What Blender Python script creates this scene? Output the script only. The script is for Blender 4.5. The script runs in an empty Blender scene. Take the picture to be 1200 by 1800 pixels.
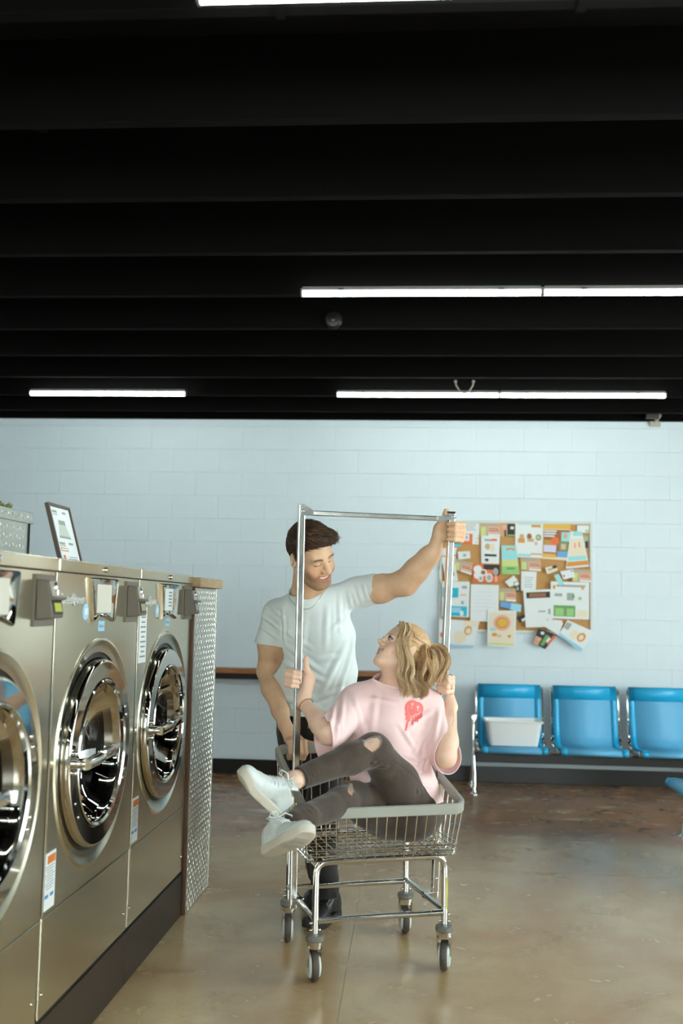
import bpy, bmesh, math, random
import numpy as np
from mathutils import Vector, Matrix, Quaternion

random.seed(7)
np.random.seed(7)
scene = bpy.context.scene
COL = scene.collection

# ------------------------------------------------------------------ camera
cam_data = bpy.data.cameras.new('camera')
cam = bpy.data.objects.new('camera', cam_data)
COL.objects.link(cam)
cam_data.sensor_fit = 'VERTICAL'
cam_data.sensor_height = 36.0
cam_data.sensor_width = 24.0
cam_data.lens = 35.0
cam_data.clip_start = 0.05
R3 = Matrix(((0.9974290047861905, -0.01191049605768834, 0.07066484624542371),
             (0.06923620012040332, -0.09420663295071272, -0.993142214841851),
             (0.01848591366735891, 0.995481416396986, -0.09313979065970392)))
M4 = R3.to_4x4()
M4.translation = Vector((0, 0, 1.42))
cam.matrix_world = M4
cam_data.dof.use_dof = True
cam_data.dof.focus_distance = 4.15
cam_data.dof.aperture_fstop = 2.2
scene.camera = cam

# ------------------------------------------------------------------ world, exposure
world = bpy.data.worlds.new('world')
scene.world = world
world.use_nodes = True
world.node_tree.nodes['Background'].inputs[0].default_value = (0.94, 0.99, 0.98, 1)
world.node_tree.nodes['Background'].inputs[1].default_value = 11.5
scene.view_settings.view_transform = 'Standard'
scene.view_settings.look = 'None'
scene.view_settings.gamma = 1.0
scene.view_settings.use_curve_mapping = False
scene.view_settings.exposure = 0.34
TUBE_STRENGTH = 22.0
TUBE_COLOR = (0.89, 1.0, 0.98)
try:
    scene.cycles.use_denoising = True
    scene.cycles.denoiser = 'OPENIMAGEDENOISE'
    scene.cycles.max_bounces = 10
    scene.cycles.diffuse_bounces = 5
    scene.cycles.glossy_bounces = 5
    scene.cycles.transmission_bounces = 6
    scene.cycles.sample_clamp_indirect = 6.0
except Exception:
    pass

# ------------------------------------------------------------------ helpers: colours and materials
def lin(c):
    out = []
    for v in c[:3]:
        v = v / 255.0
        out.append(v / 12.92 if v <= 0.04045 else ((v + 0.055) / 1.055) ** 2.4)
    return tuple(out) + (1.0,)

MATS = {}
def mat(name, rgb, rough=0.5, metal=0.0, noise=0.0, nscale=20.0, bump=0.0, bscale=60.0, stretch=None,
        spec=0.5, sss=0.0, coat=0.0, trans=0.0, emit=None, estr=0.0, attr=None, sheen=0.0, rvar=0.0, alpha=1.0, aniso=0.0):
    if name in MATS:
        return MATS[name]
    m = bpy.data.materials.new(name)
    m.use_nodes = True
    nt = m.node_tree
    b = nt.nodes['Principled BSDF']
    col = lin(rgb)
    b.inputs['Base Color'].default_value = col
    b.inputs['Roughness'].default_value = rough
    b.inputs['Metallic'].default_value = metal
    b.inputs['Specular IOR Level'].default_value = spec
    if sss:
        b.inputs['Subsurface Weight'].default_value = sss
        b.inputs['Subsurface Radius'].default_value = (0.012, 0.005, 0.003)
        b.inputs['Subsurface Scale'].default_value = 0.6
    if coat:
        b.inputs['Coat Weight'].default_value = coat
        b.inputs['Coat Roughness'].default_value = 0.1
    if trans:
        b.inputs['Transmission Weight'].default_value = trans
    if sheen:
        b.inputs['Sheen Weight'].default_value = sheen
    if aniso:
        b.inputs['Anisotropic'].default_value = aniso
    if emit:
        b.inputs['Emission Color'].default_value = tuple(emit[:3]) + (1,)
        b.inputs['Emission Strength'].default_value = estr
    if alpha < 1:
        b.inputs['Alpha'].default_value = alpha
    src = None
    if attr:
        a = nt.nodes.new('ShaderNodeAttribute')
        a.attribute_name = attr
        src = a.outputs['Color']
        nt.links.new(src, b.inputs['Base Color'])
    tc = None
    if noise or bump or rvar:
        tc = nt.nodes.new('ShaderNodeTexCoord')
        mp = nt.nodes.new('ShaderNodeMapping')
        if stretch:
            mp.inputs['Scale'].default_value = stretch
        nt.links.new(tc.outputs['Object'], mp.inputs['Vector'])
    if noise:
        n = nt.nodes.new('ShaderNodeTexNoise')
        n.inputs['Scale'].default_value = nscale
        n.inputs['Detail'].default_value = 5
        nt.links.new(mp.outputs[0], n.inputs['Vector'])
        hv = nt.nodes.new('ShaderNodeMapRange')
        hv.inputs[1].default_value = 0.25
        hv.inputs[2].default_value = 0.75
        hv.inputs[3].default_value = 1 - noise
        hv.inputs[4].default_value = 1 + noise
        nt.links.new(n.outputs[0], hv.inputs[0])
        mx = nt.nodes.new('ShaderNodeMix')
        mx.data_type = 'RGBA'
        mx.blend_type = 'MULTIPLY'
        mx.inputs[0].default_value = 1.0
        if src is not None:
            nt.links.new(src, mx.inputs[6])
        else:
            mx.inputs[6].default_value = col
        nt.links.new(hv.outputs[0], mx.inputs[7])
        nt.links.new(mx.outputs[2], b.inputs['Base Color'])
    if bump:
        n2 = nt.nodes.new('ShaderNodeTexNoise')
        n2.inputs['Scale'].default_value = bscale
        n2.inputs['Detail'].default_value = 4
        nt.links.new(mp.outputs[0], n2.inputs['Vector'])
        bp = nt.nodes.new('ShaderNodeBump')
        bp.inputs['Strength'].default_value = bump
        bp.inputs['Distance'].default_value = 0.01
        nt.links.new(n2.outputs[0], bp.inputs['Height'])
        nt.links.new(bp.outputs[0], b.inputs['Normal'])
    if rvar:
        n3 = nt.nodes.new('ShaderNodeTexNoise')
        n3.inputs['Scale'].default_value = nscale
        n3.inputs['Detail'].default_value = 4
        nt.links.new(mp.outputs[0], n3.inputs['Vector'])
        mr = nt.nodes.new('ShaderNodeMapRange')
        mr.inputs[1].default_value = 0.3
        mr.inputs[2].default_value = 0.7
        mr.inputs[3].default_value = max(rough - rvar, 0.02)
        mr.inputs[4].default_value = rough + rvar
        nt.links.new(n3.outputs[0], mr.inputs[0])
        nt.links.new(mr.outputs[0], b.inputs['Roughness'])
    MATS[name] = m
    return m

# ------------------------------------------------------------------ helpers: objects
def tag(o, label=None, cat=None, group=None, kind=None):
    if label: o['label'] = label
    if cat: o['category'] = cat
    if group: o['group'] = group
    if kind: o['kind'] = kind
    return o

def empty(name, loc=(0, 0, 0), rotz=0.0):
    o = bpy.data.objects.new(name, None)
    COL.objects.link(o)
    o.location = loc
    o.rotation_euler = (0, 0, rotz)
    o.empty_display_size = 0.05
    return o

def link(name, me, m=None, parent=None, smooth=False):
    o = bpy.data.objects.new(name, me)
    COL.objects.link(o)
    if m is not None:
        ms = m if isinstance(m, (list, tuple)) else [m]
        if len(me.materials) == 0:
            for x in ms:
                me.materials.append(x)
    if parent is not None:
        o.parent = parent
    if smooth:
        me.shade_smooth()
    return o

class MB:
    """collects simple shapes and links them as one mesh object"""
    def __init__(self):
        self.bm = bmesh.new()
        self.mi = 0
    def _new(self, faces):
        for f in faces:
            f.material_index = self.mi
    def box(self, c, s, rot=None, bevel=0.0, seg=2):
        g = bmesh.ops.create_cube(self.bm, size=1.0)
        vs = g['verts']
        M = Matrix.Translation(Vector(c)) @ (rot.to_4x4() if rot is not None else Matrix.Identity(4)) @ Matrix.Diagonal((s[0], s[1], s[2], 1))
        bmesh.ops.transform(self.bm, matrix=M, verts=vs)
        fs = list({f for v in vs for f in v.link_faces})
        self._new(fs)
        if bevel > 0:
            es = list({e for f in fs for e in f.edges})
            r = bmesh.ops.bevel(self.bm, geom=es, offset=bevel, segments=seg, profile=0.5, affect='EDGES')
            self._new(r['faces'])
        return self
    def hexa(self, pts):
        vs = [self.bm.verts.new(p) for p in pts]
        fs = []
        for q in ((0, 3, 2, 1), (4, 5, 6, 7), (0, 1, 5, 4), (1, 2, 6, 5), (2, 3, 7, 6), (3, 0, 4, 7)):
            fs.append(self.bm.faces.new([vs[i] for i in q]))
        self._new(fs)
        return self
    def poly(self, pts):
        f = self.bm.faces.new([self.bm.verts.new(p) for p in pts])
        self._new([f])
        return self
    def prism(self, prof, d, axis='y'):
        """prof: list of (a,b) extruded between d[0] and d[1]; axis y -> (a, t, b); axis x -> (t, a, b); axis z -> (a, b, t)"""
        def P(a, b, t):
            return {'y': (a, t, b), 'x': (t, a, b), 'z': (a, b, t)}[axis]
        v0 = [self.bm.verts.new(P(a, b, d[0])) for a, b in prof]
        v1 = [self.bm.verts.new(P(a, b, d[1])) for a, b in prof]
        n = len(prof)
        fs = [self.bm.faces.new(v0), self.bm.faces.new(v1[::-1])]
        for i in range(n):
            fs.append(self.bm.faces.new([v0[i], v1[i], v1[(i + 1) % n], v0[(i + 1) % n]]))
        self._new(fs)
        return self
    def tube(self, pts, r, n=10, closed=False, radii=None, cap=True, prof=None, up=None):
        """swept tube; prof: list of (a,b) in the moving frame instead of a circle"""
        pts = [Vector(p) for p in pts]
        N = len(pts)
        if prof is None:
            prof = [(math.cos(2 * math.pi * k / n), math.sin(2 * math.pi * k / n)) for k in range(n)]
            sc = r
        else:
            sc = 1.0
        rings = []
        T = []
        for i in range(N):
            if closed:
                t = pts[(i + 1) % N] - pts[i - 1]
            else:
                t = pts[min(i + 1, N - 1)] - pts[max(i - 1, 0)]
            T.append(t.normalized())
        if up is not None:
            nrm = Vector(up)
        else:
            nrm = Vector((0, 0, 1)) if abs(T[0].z) < 0.9 else Vector((1, 0, 0))
        nrm = (nrm - T[0] * nrm.dot(T[0])).normalized()
        for i in range(N):
            if up is not None:
                a = Vector(up)
                nrm = (a - T[i] * a.dot(T[i])).normalized()
            else:
                nrm = (nrm - T[i] * nrm.dot(T[i])).normalized()
            bn = T[i].cross(nrm)
            k = (radii[i] / r if r else radii[i]) if radii else 1.0
            # mitre scale at corners
            m = 1.0
            rings.append([self.bm.verts.new(pts[i] + (nrm * b + bn * a) * sc * k * m) for a, b in prof])
        fs = []
        L = len(prof)
        for i in range(N if closed else N - 1):
            A, B = rings[i], rings[(i + 1) % N]
            for j in range(L):
                fs.append(self.bm.faces.new([A[j], A[(j + 1) % L], B[(j + 1) % L], B[j]]))
        if not closed and cap:
            fs.append(self.bm.faces.new(rings[0][::-1]))
            fs.append(self.bm.faces.new(rings[-1]))
        self._new(fs)
        return self
    def lathe(self, prof, n=48, axis='x', c=(0, 0, 0), closed=False):
        """prof: list of (along, radius)"""
        rings = []
        for al, r in prof:
            ring = []
            for k in range(n):
                a = 2 * math.pi * k / n
                p = {'x': (al, r * math.cos(a), r * math.sin(a)), 'z': (r * math.cos(a), r * math.sin(a), al),
                     'y': (r * math.cos(a), al, r * math.sin(a))}[axis]
                ring.append(self.bm.verts.new((p[0] + c[0], p[1] + c[1], p[2] + c[2])))
            rings.append(ring)
        fs = []
        m = len(prof)
        for i in range(m if closed else m - 1):
            A, B = rings[i], rings[(i + 1) % m]
            for k in range(n):
                fs.append(self.bm.faces.new([A[k], A[(k + 1) % n], B[(k + 1) % n], B[k]]))
        self._new(fs)
        return self
    def disc(self, c, r, axis='x', n=48, ry=None):
        ry = ry or r
        vs = []
        for k in range(n):
            a = 2 * math.pi * k / n
            p = {'x': (0, r * math.cos(a), ry * math.sin(a)), 'y': (r * math.cos(a), 0, ry * math.sin(a)), 'z': (r * math.cos(a), ry * math.sin(a), 0)}[axis]
            vs.append(self.bm.verts.new((p[0] + c[0], p[1] + c[1], p[2] + c[2])))
        f = self.bm.faces.new(vs)
        self._new([f])
        return self
    def sphere(self, c, r, n=12, s=(1, 1, 1)):
        g = bmesh.ops.create_uvsphere(self.bm, u_segments=n, v_segments=max(6, n // 2 + 2), radius=r)
        M = Matrix.Translation(Vector(c)) @ Matrix.Diagonal((s[0], s[1], s[2], 1))
        bmesh.ops.transform(self.bm, matrix=M, verts=g['verts'])
        self._new(list({f for v in g['verts'] for f in v.link_faces}))
        return self
    def mesh(self, name):
        bmesh.ops.recalc_face_normals(self.bm, faces=self.bm.faces[:])
        me = bpy.data.meshes.new(name)
        self.bm.to_mesh(me)
        self.bm.free()
        return me
    def build(self, name, m, parent=None, smooth=False, bevel=0.0, angle=35):
        me = self.mesh(name)
        o = link(name, me, m, parent)
        if smooth:
            me.shade_smooth()
            for p in me.polygons:
                p.use_smooth = True
            mod = None
            try:
                me.set_sharp_from_angle(angle=math.radians(angle))
            except Exception:
                pass
        if bevel:
            md = o.modifiers.new('bevel', 'BEVEL')
            md.width = bevel
            md.segments = 2
            md.limit_method = 'ANGLE'
            md.angle_limit = math.radians(40)
        return o

def text_obj(name, s, size, m, parent, loc, rot, extrude=0.001, align='CENTER', sx=1.0, shear=0.0):
    cu = bpy.data.curves.new(name, 'FONT')
    cu.body = s
    cu.size = size
    cu.extrude = extrude
    cu.align_x = align
    cu.align_y = 'CENTER'
    cu.shear = shear
    cu.resolution_u = 2
    to = bpy.data.objects.new(name, cu)
    COL.objects.link(to)
    dg = bpy.context.evaluated_depsgraph_get()
    me = bpy.data.meshes.new_from_object(to.evaluated_get(dg))
    bpy.data.objects.remove(to)
    bpy.data.curves.remove(cu)
    me.materials.clear()
    o = link(name, me, m, parent)
    o.location = loc
    o.rotation_mode = 'QUATERNION'
    o.rotation_quaternion = rot.to_quaternion()
    o.scale = (sx, 1, 1)
    return o

def frame(x, y, z):
    """matrix whose columns are the given axes"""
    return Matrix((Vector(x), Vector(y), Vector(z))).transposed()

# materials used in several places
WHITE_PAINT = mat('white_paint', (210, 223, 228), 0.42, bump=0.12, bscale=45, noise=0.02, nscale=6)
CHROME = mat('chrome', (225, 225, 222), 0.07, 1.0)
CHROME_SOFT = mat('zinc_chrome', (215, 213, 208), 0.16, 1.0, rvar=0.06, nscale=12)
STEEL = mat('brushed_steel', (218, 211, 188), 0.22, 1.0, bump=0.015, bscale=9, stretch=(6, 60, 0.6), rvar=0.04, nscale=5)
STEEL_PLAIN = mat('satin_steel', (205, 197, 178), 0.3, 1.0)
DARK = mat('black_paint', (16, 15, 13), 0.6)
RUBBER = mat('black_rubber', (22, 20, 18), 0.55)
GREY_PLASTIC = mat('grey_plastic', (112, 113, 106), 0.45, bump=0.05, bscale=200)
# ================================================================== SETTING
WY = 8.42          # face of the back wall
XL, XR, YF = -6.2, 5.2, -4.2
ZC = 3.32          # underside of the deck above the joists

def floor_material():
    m = bpy.data.materials.new('polished_concrete')
    m.use_nodes = True
    nt = m.node_tree
    N, L = nt.nodes, nt.links
    b = N['Principled BSDF']
    geo = N.new('ShaderNodeNewGeometry')
    def noise(scale, detail=6, rough=0.55, dist=0.0, vec=None):
        n = N.new('ShaderNodeTexNoise')
        n.inputs['Scale'].default_value = scale
        n.inputs['Detail'].default_value = detail
        n.inputs['Roughness'].default_value = rough
        n.inputs['Distortion'].default_value = dist
        L.new(vec or geo.outputs['Position'], n.inputs['Vector'])
        return n.outputs[0]
    def ramp(src, a, b_, lo=0.0, hi=1.0):
        r = N.new('ShaderNodeMapRange')
        r.inputs[1].default_value = a
        r.inputs[2].default_value = b_
        r.inputs[3].default_value = lo
        r.inputs[4].default_value = hi
        L.new(src, r.inputs[0])
        return r.outputs[0]
    def mix(f, c1, c2):
        x = N.new('ShaderNodeMix')
        x.data_type = 'RGBA'
        if isinstance(f, float): x.inputs[0].default_value = f
        else: L.new(f, x.inputs[0])
        for i, c in ((6, c1), (7, c2)):
            if isinstance(c, tuple): x.inputs[i].default_value = c
            else: L.new(c, x.inputs[i])
        return x.outputs[2]
    def math_(op, a, b_):
        x = N.new('ShaderNodeMath')
        x.operation = op
        for i, c in ((0, a), (1, b_)):
            if isinstance(c, (int, float)): x.inputs[i].default_value = c
            else: L.new(c, x.inputs[i])
        return x.outputs[0]
    big = noise(0.9, 5, 0.55, 0.6)
    mid = noise(4.5, 7, 0.62, 0.4)
    fine = noise(55, 5, 0.6)
    base = mix(ramp(big, 0.35, 0.68), lin((172, 134, 90)), lin((204, 184, 142)))
    base = mix(ramp(mid, 0.42, 0.75, 0, 0.55), base, lin((150, 116, 78)))
    base = mix(ramp(fine, 0.3, 0.8, 0, 0.22), base, lin((134, 114, 84)))
    # an old worn strip along the back wall, pale scuffs and a brown that partly paints in shade
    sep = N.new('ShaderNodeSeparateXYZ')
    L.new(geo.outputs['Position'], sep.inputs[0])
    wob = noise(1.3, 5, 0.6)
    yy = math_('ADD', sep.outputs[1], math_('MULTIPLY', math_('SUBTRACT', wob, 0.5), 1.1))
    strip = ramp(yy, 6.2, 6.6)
    worn_shade = mix(ramp(noise(3.2, 7, 0.65, 0.5), 0.35, 0.65), lin((168, 118, 80)), lin((122, 88, 60)))
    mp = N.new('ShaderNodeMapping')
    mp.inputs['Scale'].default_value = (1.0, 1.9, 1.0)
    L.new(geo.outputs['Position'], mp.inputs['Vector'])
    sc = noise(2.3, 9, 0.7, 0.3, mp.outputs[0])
    worn_shade = mix(ramp(sc, 0.57, 0.66, 0, 0.85), worn_shade, lin((206, 192, 160)))
    base = mix(math_('MULTIPLY', strip, 0.88), base, worn_shade)
    # small paint spots and hairline cracks
    vor = N.new('ShaderNodeTexVoronoi')
    vor.inputs['Scale'].default_value = 1.1
    L.new(geo.outputs['Position'], vor.inputs['Vector'])
    spot = ramp(math_('ADD', vor.outputs['Distance'], math_('MULTIPLY', math_('SUBTRACT', noise(14, 4), 0.5), 0.05)), 0.028, 0.02)
    base = mix(math_('MULTIPLY', spot, 0.9), base, lin((205, 205, 196)))
    vc = N.new('ShaderNodeTexVoronoi')
    vc.feature = 'DISTANCE_TO_EDGE'
    vc.inputs['Scale'].default_value = 0.75
    wv = N.new('ShaderNodeVectorMath')
    wv.operation = 'ADD'
    nv = N.new('ShaderNodeTexNoise')
    nv.inputs['Scale'].default_value = 3.0
    L.new(geo.outputs['Position'], nv.inputs['Vector'])
    L.new(geo.outputs['Position'], wv.inputs[0])
    L.new(nv.outputs[1], wv.inputs[1])
    L.new(wv.outputs[0], vc.inputs['Vector'])
    crack = ramp(vc.outputs['Distance'], 0.003, 0.001, 0, 0.08)
    base = mix(crack, base, lin((70, 52, 36)))
    L.new(base, b.inputs['Base Color'])
    L.new(ramp(mid, 0.3, 0.75, 0.18, 0.32), b.inputs['Roughness'])
    b.inputs['Specular IOR Level'].default_value = 0.7
    bp = N.new('ShaderNodeBump')
    bp.inputs['Strength'].default_value = 0.04
    bp.inputs['Distance'].default_value = 0.01
    L.new(noise(30, 5), bp.inputs['Height'])
    L.new(bp.outputs[0], b.inputs['Normal'])
    return m
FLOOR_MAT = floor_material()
JOINT = mat('floor_joint_filler', (196, 182, 146), 0.6)
fl = MB().box(((XL + XR) / 2, (YF + WY) / 2 + 0.1, -0.0515), (XR - XL + 0.4, WY - YF + 0.6, 0.1)).build('floor', JOINT)
tag(fl, 'tan polished concrete floor of the laundromat', kind='structure')
xs = [XL - 0.2, -3.2, -0.235, 2.75, XR + 0.2]
ys = [YF - 0.2, -0.4, 2.6, 5.605, WY + 0.3]
g = 0.0016
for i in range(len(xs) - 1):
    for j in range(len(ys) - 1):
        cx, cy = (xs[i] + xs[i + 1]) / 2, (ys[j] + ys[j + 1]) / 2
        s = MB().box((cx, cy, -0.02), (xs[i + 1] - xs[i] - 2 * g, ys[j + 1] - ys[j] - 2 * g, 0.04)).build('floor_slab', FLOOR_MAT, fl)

# back wall: painted concrete blocks in running bond
wall = MB().box(((XL + XR) / 2, WY + 0.105, 1.7), (XR - XL + 0.4, 0.2, 3.4)).build('wall_back', WHITE_PAINT)
tag(wall, 'white painted concrete block wall at the back of the room', kind='structure')
def block_mesh(w, h):
    mb = MB()
    mb.box((0, 0, 0), (w - 0.0009, 0.03, h - 0.0009), bevel=0.0013, seg=2)
    me = mb.mesh('block')
    for p in me.polygons: p.use_smooth = False
    me.materials.append(WHITE_PAINT)
    return me
BLK = block_mesh(0.4, 0.2)
z0 = 2.94
row_i = 0
zz = z0 + 0.1
while zz > 0.0:
    off = (-0.862 + (0.2 if row_i % 2 else 0.0))
    for k in range(-9, 11):
        x = off + 0.4 * k + 0.2
        if -4.05 < x < 2.95:
            o = bpy.data.objects.new('block', BLK)
            COL.objects.link(o)
            o.location = (x, WY + 0.009 + random.uniform(-0.0008, 0.0008), zz)
            o.parent = wall
    zz -= 0.2
    row_i += 1

wl = MB().box((XL - 0.1, (YF + WY) / 2, 1.7), (0.2, WY - YF + 0.4, 3.4)).build('wall_left', WHITE_PAINT)
tag(wl, 'white side wall beyond the washers', kind='structure')
SW0, SW1 = 0.2, 6.2
wr = MB()
wr.box((XR + 0.1, (YF + WY) / 2, 0.35), (0.2, WY - YF + 0.4, 0.7))
wr.box((XR + 0.1, (YF + WY) / 2, 3.05), (0.2, WY - YF + 0.4, 0.7))
wr.box((XR + 0.1, (YF - 0.2 + SW0) / 2, 1.7), (0.2, SW0 - YF + 0.2, 2.0))
wr.box((XR + 0.1, (WY + 0.2 + SW1) / 2, 1.7), (0.2, WY + 0.2 - SW1, 2.0))
wr = wr.build('wall_right', WHITE_PAINT)
tag(wr, 'white side wall on the right', kind='structure')
# unseen front wall behind the camera, shop windows added to supply soft daylight
wf = MB()
wf.box(((XL + XR) / 2, YF - 0.1, 0.35), (XR - XL + 0.4, 0.2, 0.7))
wf.box(((XL + XR) / 2, YF - 0.1, 3.05), (XR - XL + 0.4, 0.2, 0.7))
for x0, x1 in ((XL - 0.2, -3.4), (-0.6, 0.4), (3.2, XR + 0.2)):
    wf.box(((x0 + x1) / 2, YF - 0.1, 1.7), (x1 - x0, 0.2, 2.0))
wf = wf.build('wall_front', WHITE_PAINT)
tag(wf, 'white street-side wall with wide shop windows', kind='structure')
PANE = bpy.data.materials.new('window_glass')
PANE.use_nodes = True
_nt = PANE.node_tree
_nt.nodes.remove(_nt.nodes['Principled BSDF'])
_tr = _nt.nodes.new('ShaderNodeBsdfTransparent'); _tr.inputs[0].default_value = (0.93, 0.96, 0.96, 1)
_gl = _nt.nodes.new('ShaderNodeBsdfGlossy'); _gl.inputs['Roughness'].default_value = 0.02
_mx = _nt.nodes.new('ShaderNodeMixShader'); _mx.inputs[0].default_value = 0.07
_nt.links.new(_tr.outputs[0], _mx.inputs[1]); _nt.links.new(_gl.outputs[0], _mx.inputs[2])
_nt.links.new(_mx.outputs[0], _nt.nodes['Material Output'].inputs[0])
for n_, (x0, x1) in enumerate(((-3.4, -0.6), (0.4, 3.2))):
    w = MB()
    for xa in (x0 + 0.03, (x0 + x1) / 2, x1 - 0.03):
        w.box((xa, YF - 0.1, 1.7), (0.06, 0.08, 2.0))
    for za in (0.73, 2.67):
        w.box(((x0 + x1) / 2, YF - 0.1, za), (x1 - x0, 0.08, 0.06))
    w = w.build('window_%d' % (n_ + 1), DARK)
    tag(w, 'black framed shop window in the street wall', kind='structure')
    for h_ in (0, 1):
        xa = x0 + (h_ + 0.5) * (x1 - x0) / 2
        MB().box((xa, YF - 0.1, 1.7), ((x1 - x0) / 2 - 0.06, 0.006, 1.9)).build('pane', PANE, w)

w = MB()  # unseen side window, added to light the washers and lower back wall
for k in range(4):
    w.box((XR + 0.1, SW0 + 0.03 + (SW1 - SW0 - 0.06) * k / 3, 1.7), (0.08, 0.06, 2.0))
for za in (0.73, 2.67):
    w.box((XR + 0.1, (SW0 + SW1) / 2, za), (0.08, SW1 - SW0, 0.06))
w = w.build('window_3', DARK)
tag(w, 'black framed shop window in the right-hand wall', kind='structure')
for k in range(3):
    MB().box((XR + 0.1, SW0 + (SW1 - SW0) * (k + 0.5) / 3, 1.7), (0.006, (SW1 - SW0) / 3 - 0.06, 1.9)).build('pane', PANE, w)

bb = MB().box(((XL + XR) / 2, WY - 0.013, 0.062), (XR - XL, 0.014, 0.124), bevel=0.003).build('baseboard_back', mat('black_vinyl_base', (24, 23, 20), 0.35))
tag(bb, 'black vinyl baseboard along the block wall', kind='structure')

# ceiling: dark deck with wooden joists painted black
CEIL = mat('black_ceiling_deck', (4, 3, 2), 0.95, spec=0.1, bump=0.5, bscale=6)
JOIST = mat('black_painted_joist', (4, 3, 2), 0.9, spec=0.12, bump=0.15, bscale=30)
ce = MB().box(((XL + XR) / 2, (YF + WY) / 2, ZC + 0.05), (XR - XL + 0.4, WY - YF + 0.4, 0.1)).build('ceiling', CEIL)
tag(ce, 'black painted open joist ceiling', kind='structure')
jm = MB().box((0, 0, 0), (XR - XL, 0.045, 0.31), bevel=0.003).mesh('joist')
jm.materials.append(JOIST)
y = WY - 0.025
jy = [6.813 + 0.6145 * k for k in range(-18, 3)] + [WY - 0.03]
for yy in jy:
    if yy > YF + 0.1:
        o = bpy.data.objects.new('joist', jm)
        COL.objects.link(o)
        o.location = ((XL + XR) / 2, yy, 3.0 + 0.155)
        o.parent = ce
# diagonal bridging straps and sagging black insulation between the joists
INS = mat('black_insulation', (5, 4, 3), 0.85, spec=0.15, bump=0.8, bscale=9)
for k in range(4, 20):
    ya, yb = jy[k - 1] + 0.03, jy[k] - 0.03
    if ya < 0: continue
    mb = MB()
    nx = 40
    rows = []
    for i in range(nx + 1):
        x = XL + 0.1 + (XR - XL - 0.2) * i / nx
        rows.append([Vector((x, ya + (yb - ya) * t, 3.29 - 0.05 * math.sin(math.pi * t) * (0.6 + 0.5 * math.sin(i * 1.7 + k)))) for t in (0, 0.25, 0.5, 0.75, 1)])
    vs = [[mb.bm.verts.new(p) for p in r] for r in rows]
    for i in range(nx):
        for j in range(4):
            mb.bm.faces.new([vs[i][j], vs[i + 1][j], vs[i + 1][j + 1], vs[i][j + 1]])
    mb.build('insulation_batt', INS, ce, smooth=True)
for k in range(8, 19):
    for xx in (-3.1, -2.3, -1.5):
        MB().tube([(xx, jy[k] + 0.03, 3.06), (xx + 0.03, jy[k + 1] - 0.03, 3.28)], 0.012, n=4).build('bridging_strut', JOIST, ce)

# tube lights
TUBE = mat('lit_tube', (255, 255, 255), 0.4, emit=TUBE_COLOR, estr=TUBE_STRENGTH)
FIX = mat('white_fixture', (120, 120, 116), 0.5)
tube_me = MB().tube([(-0.6, 0, 0), (-0.594, 0, 0), (0.594, 0, 0), (0.6, 0, 0)], 0.017, n=12, radii=[0.011, 0.017, 0.017, 0.011]).mesh('tube')
tube_me.materials.append(TUBE)
for p in tube_me.polygons: p.use_smooth = True
spine_me = MB().box((0, 0, 0.0225), (1.19, 0.03, 0.02), bevel=0.003).mesh('spine')
spine_me.materials.append(FIX)
cap_me = MB().box((0, 0, 0.004), (0.012, 0.032, 0.042), bevel=0.004).mesh('end_cap')
cap_me.materials.append(FIX)
tubes = []
for yy, nm in ((7.30, 'farthest row'), (4.88, 'middle row'), (2.418, 'nearest row'), (0.03, 'row above the camera'), (-2.4, 'row by the shop windows')):
    for x, xn in ((0.03, 'left tube of its pair'), (1.235, 'right tube of its pair')):
        tubes.append((x, yy, 'bright white ceiling tube light, %s, %s' % (nm, xn)))
    if yy < 7 :
        tubes.append((3.6, yy, 'bright white ceiling tube light, %s, far to the right' % nm))
        if yy < 5:
            tubes.append((-3.6, yy, 'bright white ceiling tube light, %s, beyond the washers' % nm))  # extra unseen tubes, added to brighten the low back wall
tubes.append((-2.314, 7.29, 'single bright tube light above the washers, left end of farthest row'))
for x, yy, lb in tubes:
    e = empty('tube_light', (x, yy, 2.985))
    tag(e, lb, 'light', 'ceiling tube lights')
    for nm, me in (('tube', tube_me), ('spine', spine_me)):
        o = bpy.data.objects.new(nm, me); COL.objects.link(o); o.parent = e
        if nm == 'spine': o.location = (0, 0, 0.0)
    jn = min(jy, key=lambda q: abs(q - yy))
    for s in (-1, 1):
        MB().box((s * 0.4, (jn - yy) / 2, 0.0135), (0.025, abs(jn - yy) + 0.06, 0.004)).build('mounting_strap', JOIST, e)
        o = bpy.data.objects.new('end_cap', cap_me); COL.objects.link(o); o.parent = e; o.location = (s * 0.599, 0, 0)

# small ceiling things
hk = empty('cable_loop', (0.353, 6.86, 2.99))
tag(hk, 'pale cable loop hanging from a joist above the far tube lights', 'cable')
pts = [(-0.062, 0, 0.0), (-0.058, 0, -0.03), (-0.03, 0, -0.075), (0.0, 0, -0.085), (0.035, 0, -0.07), (0.058, 0, -0.03), (0.062, 0, 0.0)]
MB().tube(pts, 0.006, n=8).build('cable', mat('pale_cable', (150, 142, 125), 0.5), hk, smooth=True)
for s in (-1, 1):
    MB().sphere((s * 0.062, 0, -0.004), 0.012, 10).build('clip', mat('pale_cable', (0, 0, 0)), hk, smooth=True)
sd = empty('smoke_detector', (-0.462, 5.5605, 3.043))
tag(sd, 'black round detector on the side of a joist behind the middle tube lights', 'detector')
BGP = mat('black_gloss_plastic', (9, 9, 8), 0.4)
MB().lathe([(0.0, 0.0), (0.0, 0.05), (-0.012, 0.053), (-0.03, 0.042), (-0.034, 0.0)], 28, 'y').build('housing', BGP, sd, smooth=True)
MB().lathe([(-0.03, 0.0), (-0.03, 0.02), (-0.042, 0.018), (-0.045, 0.0)], 20, 'y').build('vent_cap', BGP, sd, smooth=True)
ek = empty('security_camera', (2.02, WY - 0.06, 3.02))
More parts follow.
